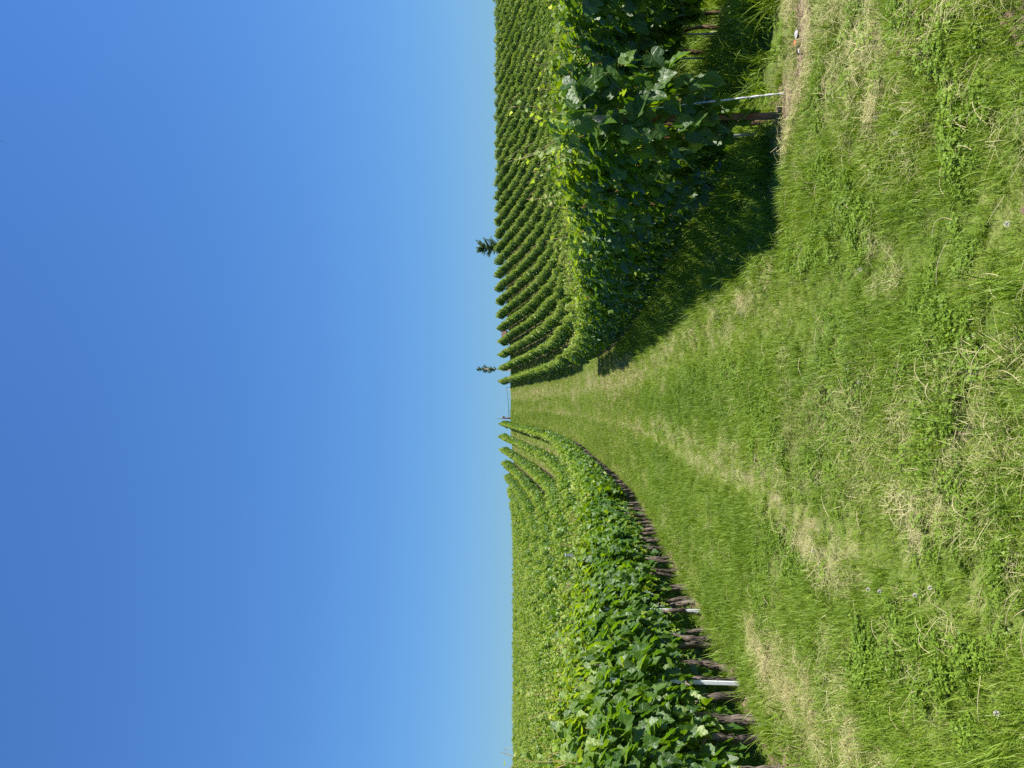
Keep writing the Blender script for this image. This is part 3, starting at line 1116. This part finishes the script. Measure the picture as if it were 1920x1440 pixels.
def young_tree(x, y):
    rng = np.random.default_rng(9)
    z0 = tz(x, y)
    r = empty('young_tree', (x, y, z0))
    tag(r, 'slender young tree with sparse crown above its pale guard on the crest', 'tree')
    b = Bag()
    V, t, q = tube([(0, 0, -.2), (.02, 0, 2.2), (.0, 0, 3.6), (.02, 0, 6.4)], [.11, .09, .07, .015], 7, .05)
    b.add(V, t, q)
    crown = Bag()
    for k in range(46):
        zz = rng.uniform(3.3, 6.2)
        a = rng.uniform(0, 6.28)
        L = .95 * (1.0 - abs(zz - 4.4) / 2.6)
        D = np.array([math.cos(a), math.sin(a), rng.uniform(.5, 1.3)])
        p0 = np.array([.02, 0, zz])
        Dn = D / np.linalg.norm(D)
        V, t, q = tube([p0, p0 + Dn * L], [.03, .012], 5, cap=False)
        b.add(V, t, q)
        blade_spray(crown, p0, D, L, 34, rng, .24, 1.0)
    obj('trunk', b.build('trunk', [M_palewood]), r)
    obj('crown', crown.build('crown', [M_tree]), r)
    g = empty('tree_guard', (x, y, z0))
    tag(g, 'pale slatted wooden guard around the young tree trunk', 'tree guard')
    for sx in (-.26, .26):
        for sy in (-.26, .26):
            b = Bag(); V, t, q = boxv(sx - .05, sx + .05, sy - .05, sy + .05, -.2, 2.55, .01); b.add(V, t, q)
            obj('post', b.build('post', [M_palewood], False), g)
    for k in range(9):
        zz = .9 + k * .17
        for a, bb in (((-.33, .33), (-.335, -.312)), ((-.33, .33), (.312, .335))):
            b = Bag(); V, t, q = boxv(a[0], a[1], bb[0], bb[1], zz, zz + .07); b.add(V, t, q)
            obj('slat', b.build('slat', [M_palewood], False), g)


young_tree(2.38, 131.0)


def barrier_gate(x, y):
    z0 = tz(x, y)
    r = empty('barrier_gate', (x, y, z0))
    tag(r, 'thin barrier bar across the track at the crest with red-brown post', 'barrier')
    b = Bag()
    V, t, q = tube([(0, 0, -.4), (.02, 0, .6), (0, 0, 1.35), (-.02, 0, 1.6)], [.16, .13, .10, .04], 8, .06); b.add(V, t, q)
    obj('post', b.build('post', [M_redwood]), r)
    b = Bag()
    V, t, q = tube([(-.02, 0, 1.5), (-.02, 0, 2.15)], [.03, .012], 6); b.add(V, t, q)
    obj('rod', b.build('rod', [M_dark]), r)
    b = Bag()
    V, t, q = boxv(.08, .28, -.1, .1, .95, 1.2, .03); b.add(V, t, q)
    V, t, q = tube([(.18, 0, 1.2), (.18, 0, 1.27)], [.08, .03], 8); b.add(V, t, q)
    obj('counterweight', b.build('counterweight', [M_dark], False), r)
    b = Bag()
    V, t, q = tube([(.1, 0, .30), (2.2, -.1, .40), (4.45, -.2, .62)], [.035, .03, .025], 7); b.add(V, t, q)
    obj('bar', b.build('bar', [M_dark]), r)
    b = Bag()
    V, t, q = tube([(4.45, -.2, .63), (4.45, -.2, -.5)], [.022, .022], 7); b.add(V, t, q)
    obj('drop_leg', b.build('drop_leg', [M_dark]), r)
    b = Bag()
    P = np.array([(4.2, -.18, .16), (4.2, -.23, .16)])
    V, t, q = tube(P, .16, 14); b.add(V, t, q)
    obj('reflector', b.build('reflector', [M_white], False), r)


barrier_gate(-4.95, 119.0)


def shed(x, y):
    z0 = tz(x, y)
    r = empty('shed', (x, y, z0))
    tag(r, 'small brown roofed shed showing between vine rows at the crest', 'shed')
    b = Bag(); V, t, q = boxv(-.9, .9, -1, 1, -.3, .95); b.add(V, t, q)
    obj('wall', b.build('wall', [M_plaster], False), r)
    b = Bag()
    V = np.array([(-1.1, -1.2, .9), (1.1, -1.2, .9), (1.1, 0, 1.75), (-1.1, 0, 1.75), (1.1, 1.2, .9), (-1.1, 1.2, .9),
                  (-1.1, -1.2, .82), (1.1, -1.2, .82), (1.1, 1.2, .82), (-1.1, 1.2, .82)], float)
    b.add(V, [(1, 4, 2), (0, 3, 5)], [(0, 1, 2, 3), (3, 2, 4, 5), (6, 7, 1, 0), (8, 9, 5, 4), (7, 8, 4, 1), (9, 6, 0, 5), (6, 9, 8, 7)])
    obj('roof', b.build('roof', [M_roof], False), r)


shed(7.1, 127.0)


def bird(x, y, z, s, rz, label):
    r = empty('bird', (x, y, z), rz)
    tag(r, label, 'bird')
    b = Bag()
    V, t, q = tube([(-.5, 0, 0), (-.3, 0, .02), (0, 0, 0), (.35, 0, .01), (.5, 0, .03)], np.array([.02, .07, .1, .07, .02]), 8)
    b.add(V * s, t, q)
    obj('body', b.build('body', [M_dark]), r)
    for sg in (-1, 1):
        b = Bag()
        V = np.array([(.15, sg * .06, .03), (-.15, sg * .06, .03), (-.1, sg * .6, .22), (.08, sg * .55, .22), (-.2, sg * 1.1, .1),
                      (.15, sg * .06, .015), (-.15, sg * .06, .015), (-.1, sg * .6, .205), (.08, sg * .55, .205), (-.2, sg * 1.1, .09)])
        b.add(V * s, [(3, 2, 4), (8, 9, 7)], [(0, 1, 2, 3), (5, 8, 7, 6), (0, 3, 8, 5), (1, 6, 7, 2), (3, 4, 9, 8), (2, 7, 9, 4)])
        obj('wing', b.build('wing', [M_dark], False), r)


# pixel rays worked out beforehand: high right, middle right, low centre
bird(41.0, 132.0, 99.0, .28, .6, 'tiny dark bird highest in the blue sky on the right')
bird(65.0, 170.0, 43.0, .2, 1.2, 'tiny dark bird low over the right slope in the sky')
bird(-18.0, 160.0, 24.0, .17, 2.0, 'tiny dark bird just above the left skyline vines')


# ------------------------------------------------------------------ grass
def blades(rng, n, rad, h0, h1, w, lean, tint0, tint1, flat=0.0, seg=3):
    b = Bag()
    Vs, Fq, Ft, Tn = [], [], [], []
    for k in range(n):
        a = rng.uniform(0, 6.28); rr = rad * math.sqrt(rng.uniform())
        p = np.array([rr * math.cos(a), rr * math.sin(a), -.01])
        d = rng.uniform(0, 6.28)
        dirv = np.array([math.cos(d), math.sin(d), 0])
        sd_ = np.array([-math.sin(d + rng.normal(0, .5)), math.cos(d), 0])
        L = rng.uniform(h0, h1)
        ln_ = abs(rng.normal(0, lean)) + .1
        ww = w * rng.uniform(.7, 1.3)
        tn = rng.uniform(tint0, tint1)
        pts = []
        ang = min(ln_ * .4, 1.2) if not flat else rng.uniform(1.25, 1.5)
        q = p.copy()
        if flat: q[2] = rng.uniform(.004, flat)
        for j in range(seg + 1):
            pts.append(q.copy())
            q = q + L / seg * (dirv * math.sin(ang) + np.array([0, 0, math.cos(ang)]))
            ang += ln_ * .55 if not flat else rng.normal(.05, .15)
        V = []
        for j, pt in enumerate(pts[:-1]):
            f = 1 - .55 * (j / seg) ** 1.5
            V += [pt - sd_ * ww * f / 2, pt + sd_ * ww * f / 2]
        V.append(pts[-1])
        qd = [(2 * j, 2 * j + 1, 2 * j + 3, 2 * j + 2) for j in range(seg - 1)]
        b.add(V, [(2 * seg - 2, 2 * seg - 1, 2 * seg)], qd, tint=np.linspace(tn - .05, tn + .06, 2 * seg + 1))
    return b


def clover(rng, n, rad):
    b = Bag()
    for k in range(n):
        a = rng.uniform(0, 6.28); rr = rad * math.sqrt(rng.uniform())
        p = np.array([rr * math.cos(a), rr * math.sin(a), rng.uniform(.02, .055)])
        d0 = rng.uniform(0, 6.28)
        tl = rng.normal(0, .25, 2)
        tn = rng.uniform(.02, .26)
        for j in range(3):
            d = d0 + j * 2.094
            u = np.array([math.cos(d), math.sin(d), tl[0]]); s = np.array([-math.sin(d), math.cos(d), tl[1]])
            L = rng.uniform(.011, .017)
            V = [p, p + u * L * .55 + s * L * .42 + [0, 0, .002], p + u * L, p + u * L * .55 - s * L * .42 + [0, 0, .002]]
            b.add(V, [(0, 1, 2), (0, 2, 3)], tint=tn)
        b.add([p + [.0012, 0, 0], p - [.0012, 0, 0], [p[0], p[1], 0]], [(0, 1, 2)], tint=.2)
    return b


def protos():
    rng = np.random.default_rng(21)
    out = {}

    def reg(key, bags):
        out[key] = []
        for b in bags:
            o = bpy.data.objects.new('grass_tuft', b.build('grass_tuft', [M_grass]))
            out[key].append(o)
    reg('short', [blades(rng, 60, .066, .022, .062, .0027, .9, .08, .60) for _ in range(5)])
    reg('mid', [blades(rng, 42, .06, .05, .12, .0034, .9, .06, .45) for _ in range(4)])
    reg('long', [blades(rng, 44, .05, .13, .30, .0050, 1.0, .10, .50, seg=4) for _ in range(4)])
    reg('straw', [blades(rng, 34, .085, .04, .14, .0023, .3, .72, 1.05, flat=.045) for _ in range(4)])
    reg('dry', [blades(rng, 30, .06, .03, .08, .0030, .9, .62, .98) for _ in range(3)])
    reg('clover', [clover(rng, 26, .06) for _ in range(4)])
    reg('wide', [blades(rng, 40, .13, .04, .10, .009, .8, .12, .52, seg=2) for _ in range(4)])
    reg('widedry', [blades(rng, 34, .13, .04, .10, .008, .9, .60, .95, seg=2) for _ in range(3)])
    reg('weed', [blades(rng, 30, .07, .05, .16, .012, 1.1, .05, .35, seg=3) for _ in range(4)])
    return out


PRO = protos()


def scatter(name, pts, rot, scl, dry, ids, objs, label, cat=None):
    """points that carry instanced tufts through geometry nodes"""
    me = bpy.data.meshes.new(name)
    me.vertices.add(len(pts))
    me.vertices.foreach_set('co', np.asarray(pts, np.float32).ravel())
    for nm, ty, key, val in (('rot', 'FLOAT_VECTOR', 'vector', rot), ('scl', 'FLOAT', 'value', scl), ('dry', 'FLOAT', 'value', dry), ('pid', 'INT', 'value', ids)):
        a = me.attributes.new(nm, ty, 'POINT')
        a.data.foreach_set(key, np.asarray(val, np.int32 if ty == 'INT' else np.float32).ravel())
    o = obj(name, me)
    g = bpy.data.node_groups.new(name + '_nodes', 'GeometryNodeTree')
    g.interface.new_socket('Geometry', in_out='INPUT', socket_type='NodeSocketGeometry')
    g.interface.new_socket('Geometry', in_out='OUTPUT', socket_type='NodeSocketGeometry')
    gi = g.nodes.new('NodeGroupInput'); go = g.nodes.new('NodeGroupOutput')
    ip = g.nodes.new('GeometryNodeInstanceOnPoints')
    gt = g.nodes.new('GeometryNodeGeometryToInstance')
    for ob in reversed(objs):     # a multi-input socket lists the last link first
        oi = g.nodes.new('GeometryNodeObjectInfo')
        oi.inputs['Object'].default_value = ob
        g.links.new(oi.outputs['Geometry'], gt.inputs[0])

    def na(nm, ty):
        k = g.nodes.new('GeometryNodeInputNamedAttribute')
        k.data_type = ty
        k.inputs['Name'].default_value = nm
        return k.outputs[0]
    er = g.nodes.new('FunctionNodeEulerToRotation')
    g.links.new(na('rot', 'FLOAT_VECTOR'), er.inputs[0])
    g.links.new(gi.outputs[0], ip.inputs['Points'])
    g.links.new(gt.outputs[0], ip.inputs['Instance'])
    ip.inputs['Pick Instance'].default_value = True
    g.links.new(na('pid', 'INT'), ip.inputs['Instance Index'])
    g.links.new(er.outputs[0], ip.inputs['Rotation'])
    g.links.new(na('scl', 'FLOAT'), ip.inputs['Scale'])
    g.links.new(ip.outputs[0], go.inputs[0])
    md = o.modifiers.new('scatter', 'NODES')
    md.node_group = g
    tag(o, label, cat, kind='stuff')
    return o


KEYS = list(PRO)
OBJS, START = [], {}
for k in KEYS:
    START[k] = len(OBJS)
    OBJS += PRO[k]


def pick(rng, key, n):
    return START[key] + rng.integers(0, len(PRO[key]), n)


def grass_pts(rng, y0, y1, dens, xmin=None, xmax=None):
    xm = y1 * .4645 * 1.08 + 1.2
    a = -xm if xmin is None else max(-xm, xmin); bq = xm if xmax is None else min(xm, xmax)
    n = int((bq - a) * (y1 - y0) * dens)
    x = rng.uniform(a, bq, n); y = rng.uniform(y0, y1, n)
    k = np.abs(x) < y * .4645 * 1.06 + 1.1
    return x[k], y[k]


def in_track(x, y):
    u = x + SL * y
    return (u > -2.75) & ((u < 2.15) | (y < RN_Y0 - .3) | ((y > RN_Y1 + .3)))


gr = np.random.default_rng(77)


def rut(u, y):
    return np.exp(-((u + .78) / .17) ** 2) + np.exp(-((u - .75) / .2) ** 2)


def lane(u, y):
    """how faded the grass is across the track: lush on the left, worn in the lanes, strawy with a sunlit yellow painted in along the right side"""
    far = .35 + .65 * sstep((y - 4) / 9)
    return far * 1.5 * (-.05 * sstep((-1.0 - u) / .3) + .075 * rut(u, y) + .08 * np.exp(-((u - 1.5) / .5) ** 2) - .07 * np.exp(-((u + 1.1) / .14) ** 2) - .05 * np.exp(-((u + .02) / .32) ** 2))  # the right strip's sunlight and the step's dark edge are painted as tint


TX, TY, TI, TS, TD, TTILT = [], [], [], [], [], []


def put(x, y, ids, s, dry, tilt=.12):
    TX.append(x); TY.append(y); TI.append(ids); TS.append(s); TD.append(dry); TTILT.append(np.full(len(x), tilt))


for y0, y1, dens in ((2.1, 5.0, 470), (5.0, 8.5, 360), (8.5, 14, 210), (14, 24, 110)):
    x, y = grass_pts(gr, y0, y1, dens, -3.6, 4.2)
    u = x + SL * y
    k = (u < 2.6) | (y < RN_Y0)
    x, y = x[k], y[k]
    n = len(x)
    st = straw_mask(x, y)
    so = soil_mask(x, y)
    clump = fbm(x * 1.3, y * 1.3, 61)
    r_ = gr.uniform(0, 1, n)
    ids = pick(gr, 'short', n)
    tall = np.clip(sstep((fbm(x * .9 + 9, y * .7, 83) - .50) / .12) + .7 * np.exp(-((u[k] + .02) / .3) ** 2) * sstep((y - 5) / 4) - .8 * rut(u[k], y), 0, 1)
    ids = np.where(r_ < .20 + .45 * tall, pick(gr, 'mid', n), ids)
    cl = (fbm(x * 1.1, y * 1.1, 19) > .53) & (gr.uniform(0, 1, n) < .24)
    ids = np.where(cl, pick(gr, 'clover', n), ids)
    dr = gr.uniform(0, 1, n)
    ids = np.where(dr < st * .62, pick(gr, 'straw', n), ids)
    ids = np.where((dr > .70) & (dr < .70 + st * .28), pick(gr, 'dry', n), ids)
    ids = np.where(gr.uniform(0, 1, n) < .03, pick(gr, 'dry', n), ids)
    keep = gr.uniform(0, 1, n) > .98 * so
    u = x + SL * y
    dry = .22 * (fbm(x * .8, y * .35, 91) - .5) + .12 * st + lane(u, y)
    sc_l = 1 - .35 * rut(u, y)
    sc = gr.uniform(.75, 1.25, n) * (.9 + .35 * clump) * (1.0 if y0 < 8 else 1.15 if y0 < 14 else 1.4) * sc_l
    put(x[keep], y[keep], ids[keep], sc[keep], dry[keep])
# the track further off and the hillside: broader tufts
for y0, y1, dens in ((24, 45, 75), (45, 80, 45), (80, 122, 30)):
    x, y = grass_pts(gr, y0, y1, dens, -9, 9)
    u = x + SL * y
    k = (u > -3.4) & ((u < 2.9) | ((y > RN_Y1) & (y < RF_Y0) & (x < 9)))
    x, y = x[k], y[k]
    n = len(x)
    st = straw_mask(x, y)
    ids = np.where(gr.uniform(0, 1, n) < .18 + .7 * st, pick(gr, 'widedry', n), pick(gr, 'wide', n))
    sc = gr.uniform(.8, 1.3, n) * (1.15 if y0 < 60 else 1.5)
    put(x, y, ids, sc, .40 * (fbm((x + SL * y) * 1.5, y * .16, 91) - .5) + .06 + .06 * st + 1.5 * lane(x + SL * y, y) + .22 * (noise(x * 5, y * 1.5, 7) - .5))
# long grass on the banks, along the feet of the rows and in the shade
for c, y0, y1, dens, wd in ((RN_OFF[0] - .22, 6.95, 32, 170, .16), (RN_OFF[0] + .1, 6.7, 24, 40, .3), (RN_OFF[0] - .7, 6.9, 26, 95, .3), (RN_OFF[1] - .55, 6.7, 12.5, 75, .25),
                            (RN_OFF[1], 6.8, 12.5, 46, .3), (L_OFF[0] + .25, 3.0, 24, 12, .10), (L_OFF[0] - .42, 3, 24, 40, .16), (RN_OFF[2] - .6, 7.5, 13, 40, .3)):
    n = int((y1 - y0) * dens)
    y = gr.uniform(y0, y1, n)
    x = row_x(c, y) + gr.normal(0, wd, n)
    ids = np.where(gr.uniform(0, 1, n) < .45, pick(gr, 'long', n), np.where(gr.uniform(0, 1, n) < .5, pick(gr, 'weed', n), pick(gr, 'mid', n)))
    put(x, y, ids, gr.uniform(.6, 1.2, n) * (1.25 if c > 2 else 1.0), np.full(n, -.02), .25)
# loose tall clumps in the foreground
for cx_, cy_, n, rd in ((-.3, 3.15, 26, .28), (1.3, 3.2, 26, .25), (1.5, 3.7, 20, .25), (1.25, 5.6, 30, .22), (.9, 4.9, 14, .2), (2.3, 5.3, 26, .3), (-1.3, 3.1, 18, .3), (3.0, 5.4, 24, .3), (.1, 3.0, 14, .2)):
    x = gr.normal(cx_, rd, n); y = gr.normal(cy_, rd * .8, n)
    put(x, y, np.where(gr.uniform(0, 1, n) < .35, pick(gr, 'long', n), pick(gr, 'mid', n)), gr.uniform(.45, .85, n), np.full(n, -.08), .3)
x, y, ids, sc, dry, tilt = map(np.concatenate, (TX, TY, TI, TS, TD, TTILT))
z = terr(x, y)
n = len(x)
rot = np.stack([gr.normal(0, 1, n) * tilt, gr.normal(0, 1, n) * tilt, gr.uniform(0, 6.28, n)], -1)
scatter('grass', np.stack([x, y, z], -1), rot, sc, dry, ids, OBJS, 'mown grass with clover and dry straw covering the track')

# grass strips between the rows
X_, Y_, I_, S_ = [], [], [], []
for offs, y0, y1, wid, dens in ((RF_OFF, RF_Y0 - 1, RF_Y1 + 1, 1.88, 9), (L_OFF, 6, L_Y1, 1.87, 9), (RN_OFF, RN_Y0 + 1, RN_Y1 + 8, 1.6, 14)):
    a, b_ = min(offs) - wid, max(offs) + wid
    n = int((b_ - a) * (y1 - y0) * dens)
    u = gr.uniform(a, b_, n); y = gr.uniform(y0, y1, n); x = u - SL * y
    k = (np.abs(x) < y * .4645 * 1.05 + 2) & ((u > 2.6) | (u < -3.1))
    X_.append(x[k]); Y_.append(y[k])
x = np.concatenate(X_); y = np.concatenate(Y_); n = len(x)
ids = np.where(gr.uniform(0, 1, n) < .25, pick(gr, 'widedry', n), np.where(gr.uniform(0, 1, n) < .3, pick(gr, 'weed', n), pick(gr, 'wide', n)))
rot = np.stack([gr.normal(0, .15, n), gr.normal(0, .15, n), gr.uniform(0, 6.28, n)], -1)
scatter('undergrowth', np.stack([x, y, terr(x, y)], -1), rot, gr.uniform(1.0, 1.9, n), np.full(n, 0.0), ids, OBJS, 'low green weeds growing between the vine rows')

# long pale stalks lying in the grass
b = Bag()
for k in range(260):
    yy = 2.4 + 8 * R.uniform() ** 1.8
    xx = R.uniform(-1, 1) * min(yy * .48, 2.4)
    if xx > 2.0: continue
    L = R.uniform(.06, .22); a = R.uniform(0, 6.28); bend = R.normal(0, .35)
    zz = tz(xx, yy) + R.uniform(.03, .06)
    arch = .03 * R.uniform(.2, 1)
    P = np.array([(xx + L * t * math.cos(a + bend * t), yy + L * t * math.sin(a + bend * t), zz + arch * math.sin(t * 3.1)) for t in np.linspace(0, 1, 8)])
    V, t, q = tube(P, np.linspace(.0015, .0009, 8), 4, cap=False)
    b.add(V, t, q, tint=R.uniform(.84, 1.05))
tag(obj('straw_stalks', b.build('straw_stalks', [M_grass])), 'long pale straw stalks lying loose in the mown grass', kind='stuff')


# soil crumbs under the vines
def lump(seed):
    rng = np.random.default_rng(seed)
    b = Bag()
    th = np.linspace(0, 2 * math.pi, 7, endpoint=False)
    V = [(0, 0, .6)]
    for rr, zz in ((.6, .42), (1.0, 0.05), (.7, -.3)):
        for a in th:
            f = rng.uniform(.7, 1.25)
            V.append((rr * f * math.cos(a), rr * f * math.sin(a), zz * rng.uniform(.6, 1.3)))
    t = [(0, 1 + k, 1 + (k + 1) % 7) for k in range(7)]
    q = [(1 + j * 7 + k, 1 + (j + 1) * 7 + k, 1 + (j + 1) * 7 + (k + 1) % 7, 1 + j * 7 + (k + 1) % 7) for j in range(2) for k in range(7)]
    b.add(V, t, q)
    return bpy.data.objects.new('clod', b.build('clod', [M_soilclod], False))


clods = [lump(k) for k in range(4)]
X_, Y_ = [], []
for c, y0, y1, dens, wd in ((L_OFF[0] + .02, 3.0, 24, 260, .15), (RN_OFF[0], 6.5, 22, 45, .16), (RN_OFF[1], 6.8, 12.5, 130, .2), (2.4, 5.85, 6.15, 260, .45), (.74, 3.04, 3.16, 350, .05), (1.40, 3.08, 3.22, 400, .05)):
    n = int((y1 - y0) * dens)
    yy = gr.uniform(y0, y1, n); X_.append(row_x(c, yy) + gr.normal(0, wd, n)); Y_.append(yy)
x = np.concatenate(X_); y = np.concatenate(Y_); n = len(x)
rot = np.stack([gr.normal(0, .4, n), gr.normal(0, .4, n), gr.uniform(0, 6.28, n)], -1)
scatter('soil_crumbs', np.stack([x, y, terr(x, y)], -1), rot, .006 + .040 * gr.uniform(0, 1, n) ** 3, np.zeros(n), gr.integers(0, 4, n), clods, 'brown crumbs of dry soil at the feet of the vines')


# ------------------------------------------------------------------ small things in the grass
def flower_meshes(m):
    rng = np.random.default_rng(3)
    b = Bag()
    for k in range(46):
        a = rng.uniform(0, 6.28); e = rng.uniform(-.5, 1.4)
        d = np.array([math.cos(a) * math.cos(e), math.sin(a) * math.cos(e), math.sin(e)])
        s = np.cross(d, [0, 0, 1]); s /= np.linalg.norm(s) + 1e-6
        b.add([d * .3 - s * .12, d * .3 + s * .12, d * 1.0 + s * .07, d * 1.0 - s * .07], quads=[(0, 1, 2, 3)])
    h = b.build('flower_head', [m])
    b = Bag()
    V, t, q = tube([(0, 0, -1), (.004, 0, -.5), (0, 0, .1)], [.0018, .0015, .0015], 5)
    V = V.copy(); V[:, 2] = V[:, 2]
    b.add(V * [1, 1, .06], t, q)
    return h, b.build('stalk', [M_stalk])


FH, FS = flower_meshes(M_flower)
PH, PS = flower_meshes(M_pink)


def clover_flower(x, y, label, group, hd, sk, s=.012):
    r = empty('clover_flower', (x, y, tz(x, y) + .055))
    tag(r, label, 'flower', group)
    o = obj('flower_head', hd, r); o.scale = (s, s, s)
    obj('stalk', sk, r)


for x, y, lab in ((1.17, 5.57, 'white clover head in green grass just in front of the right row shadow'), (1.24, 4.23, 'white clover head on the right, nearest the red clover'),
                  (1.39, 4.46, 'white clover head between red clover and right row end'), (.65, 4.83, 'lone white clover head right of the track middle'),
                  (.01, 4.78, 'nearer of two white clover heads in the middle of the track'), (.09, 4.95, 'farther of two white clover heads in the middle of the track'),
                  (-1.08, 4.49, 'farther white clover head of the left foreground pair'), (-1.05, 4.33, 'nearer white clover head of the left foreground pair'),
                  (-.92, 3.88, 'white clover head at the front of the left foreground cluster'), (-.98, 3.98, 'white clover head at the back of the left foreground cluster'),
                  (-1.2, 3.15, 'white clover head in the nearest left corner of the grass'), (.59, 3.19, 'white clover head in the nearest grass right of the middle'),
                  (-1.09, 5.55, 'white clover head beside the pale straw streak on the left')):
    clover_flower(x, y, lab, 'white clover flowers in the mown grass', FH, FS)
clover_flower(1.57, 4.06, 'faded red clover flower in the grass at the right', None, PH, PS, .02)
clover_flower(1.60, 4.0, 'smaller red clover flower beside the faded red one', None, PH, PS, .012)

lf = leaf_hi(R, .5, .4, .9)
lf.materials.clear(); lf.materials.append(M_orange); lf.name = 'fallen_leaf'
o = obj('fallen_leaf', lf, None, (2.45, 6.07, tz(2.45, 6.07) + .035))
o.scale = (.045, .045, .045); o.rotation_euler = (.5, .2, .8)
tag(o, 'curled orange fallen leaf on the straw beside the right row end', 'leaf')
st = lump(31)
COL.objects.link(st)
st.name = 'stone'
st.data.materials.clear(); st.data.materials.append(M_stone)
st.location = (2.53, 6.12, tz(2.53, 6.12) + .02); st.scale = (.03, .045, .02)
tag(st, 'small grey stone lying behind the orange leaf', 'stone')
st2 = lump(33)
COL.objects.link(st2)
st2.name = 'stone'
st2.data.materials.clear(); st2.data.materials.append(M_stone)
st2.location = (2.36, 6.0, tz(2.36, 6.0) + .02); st2.scale = (.02, .03, .012)
tag(st2, 'small pale stone in front of the orange leaf', 'stone')
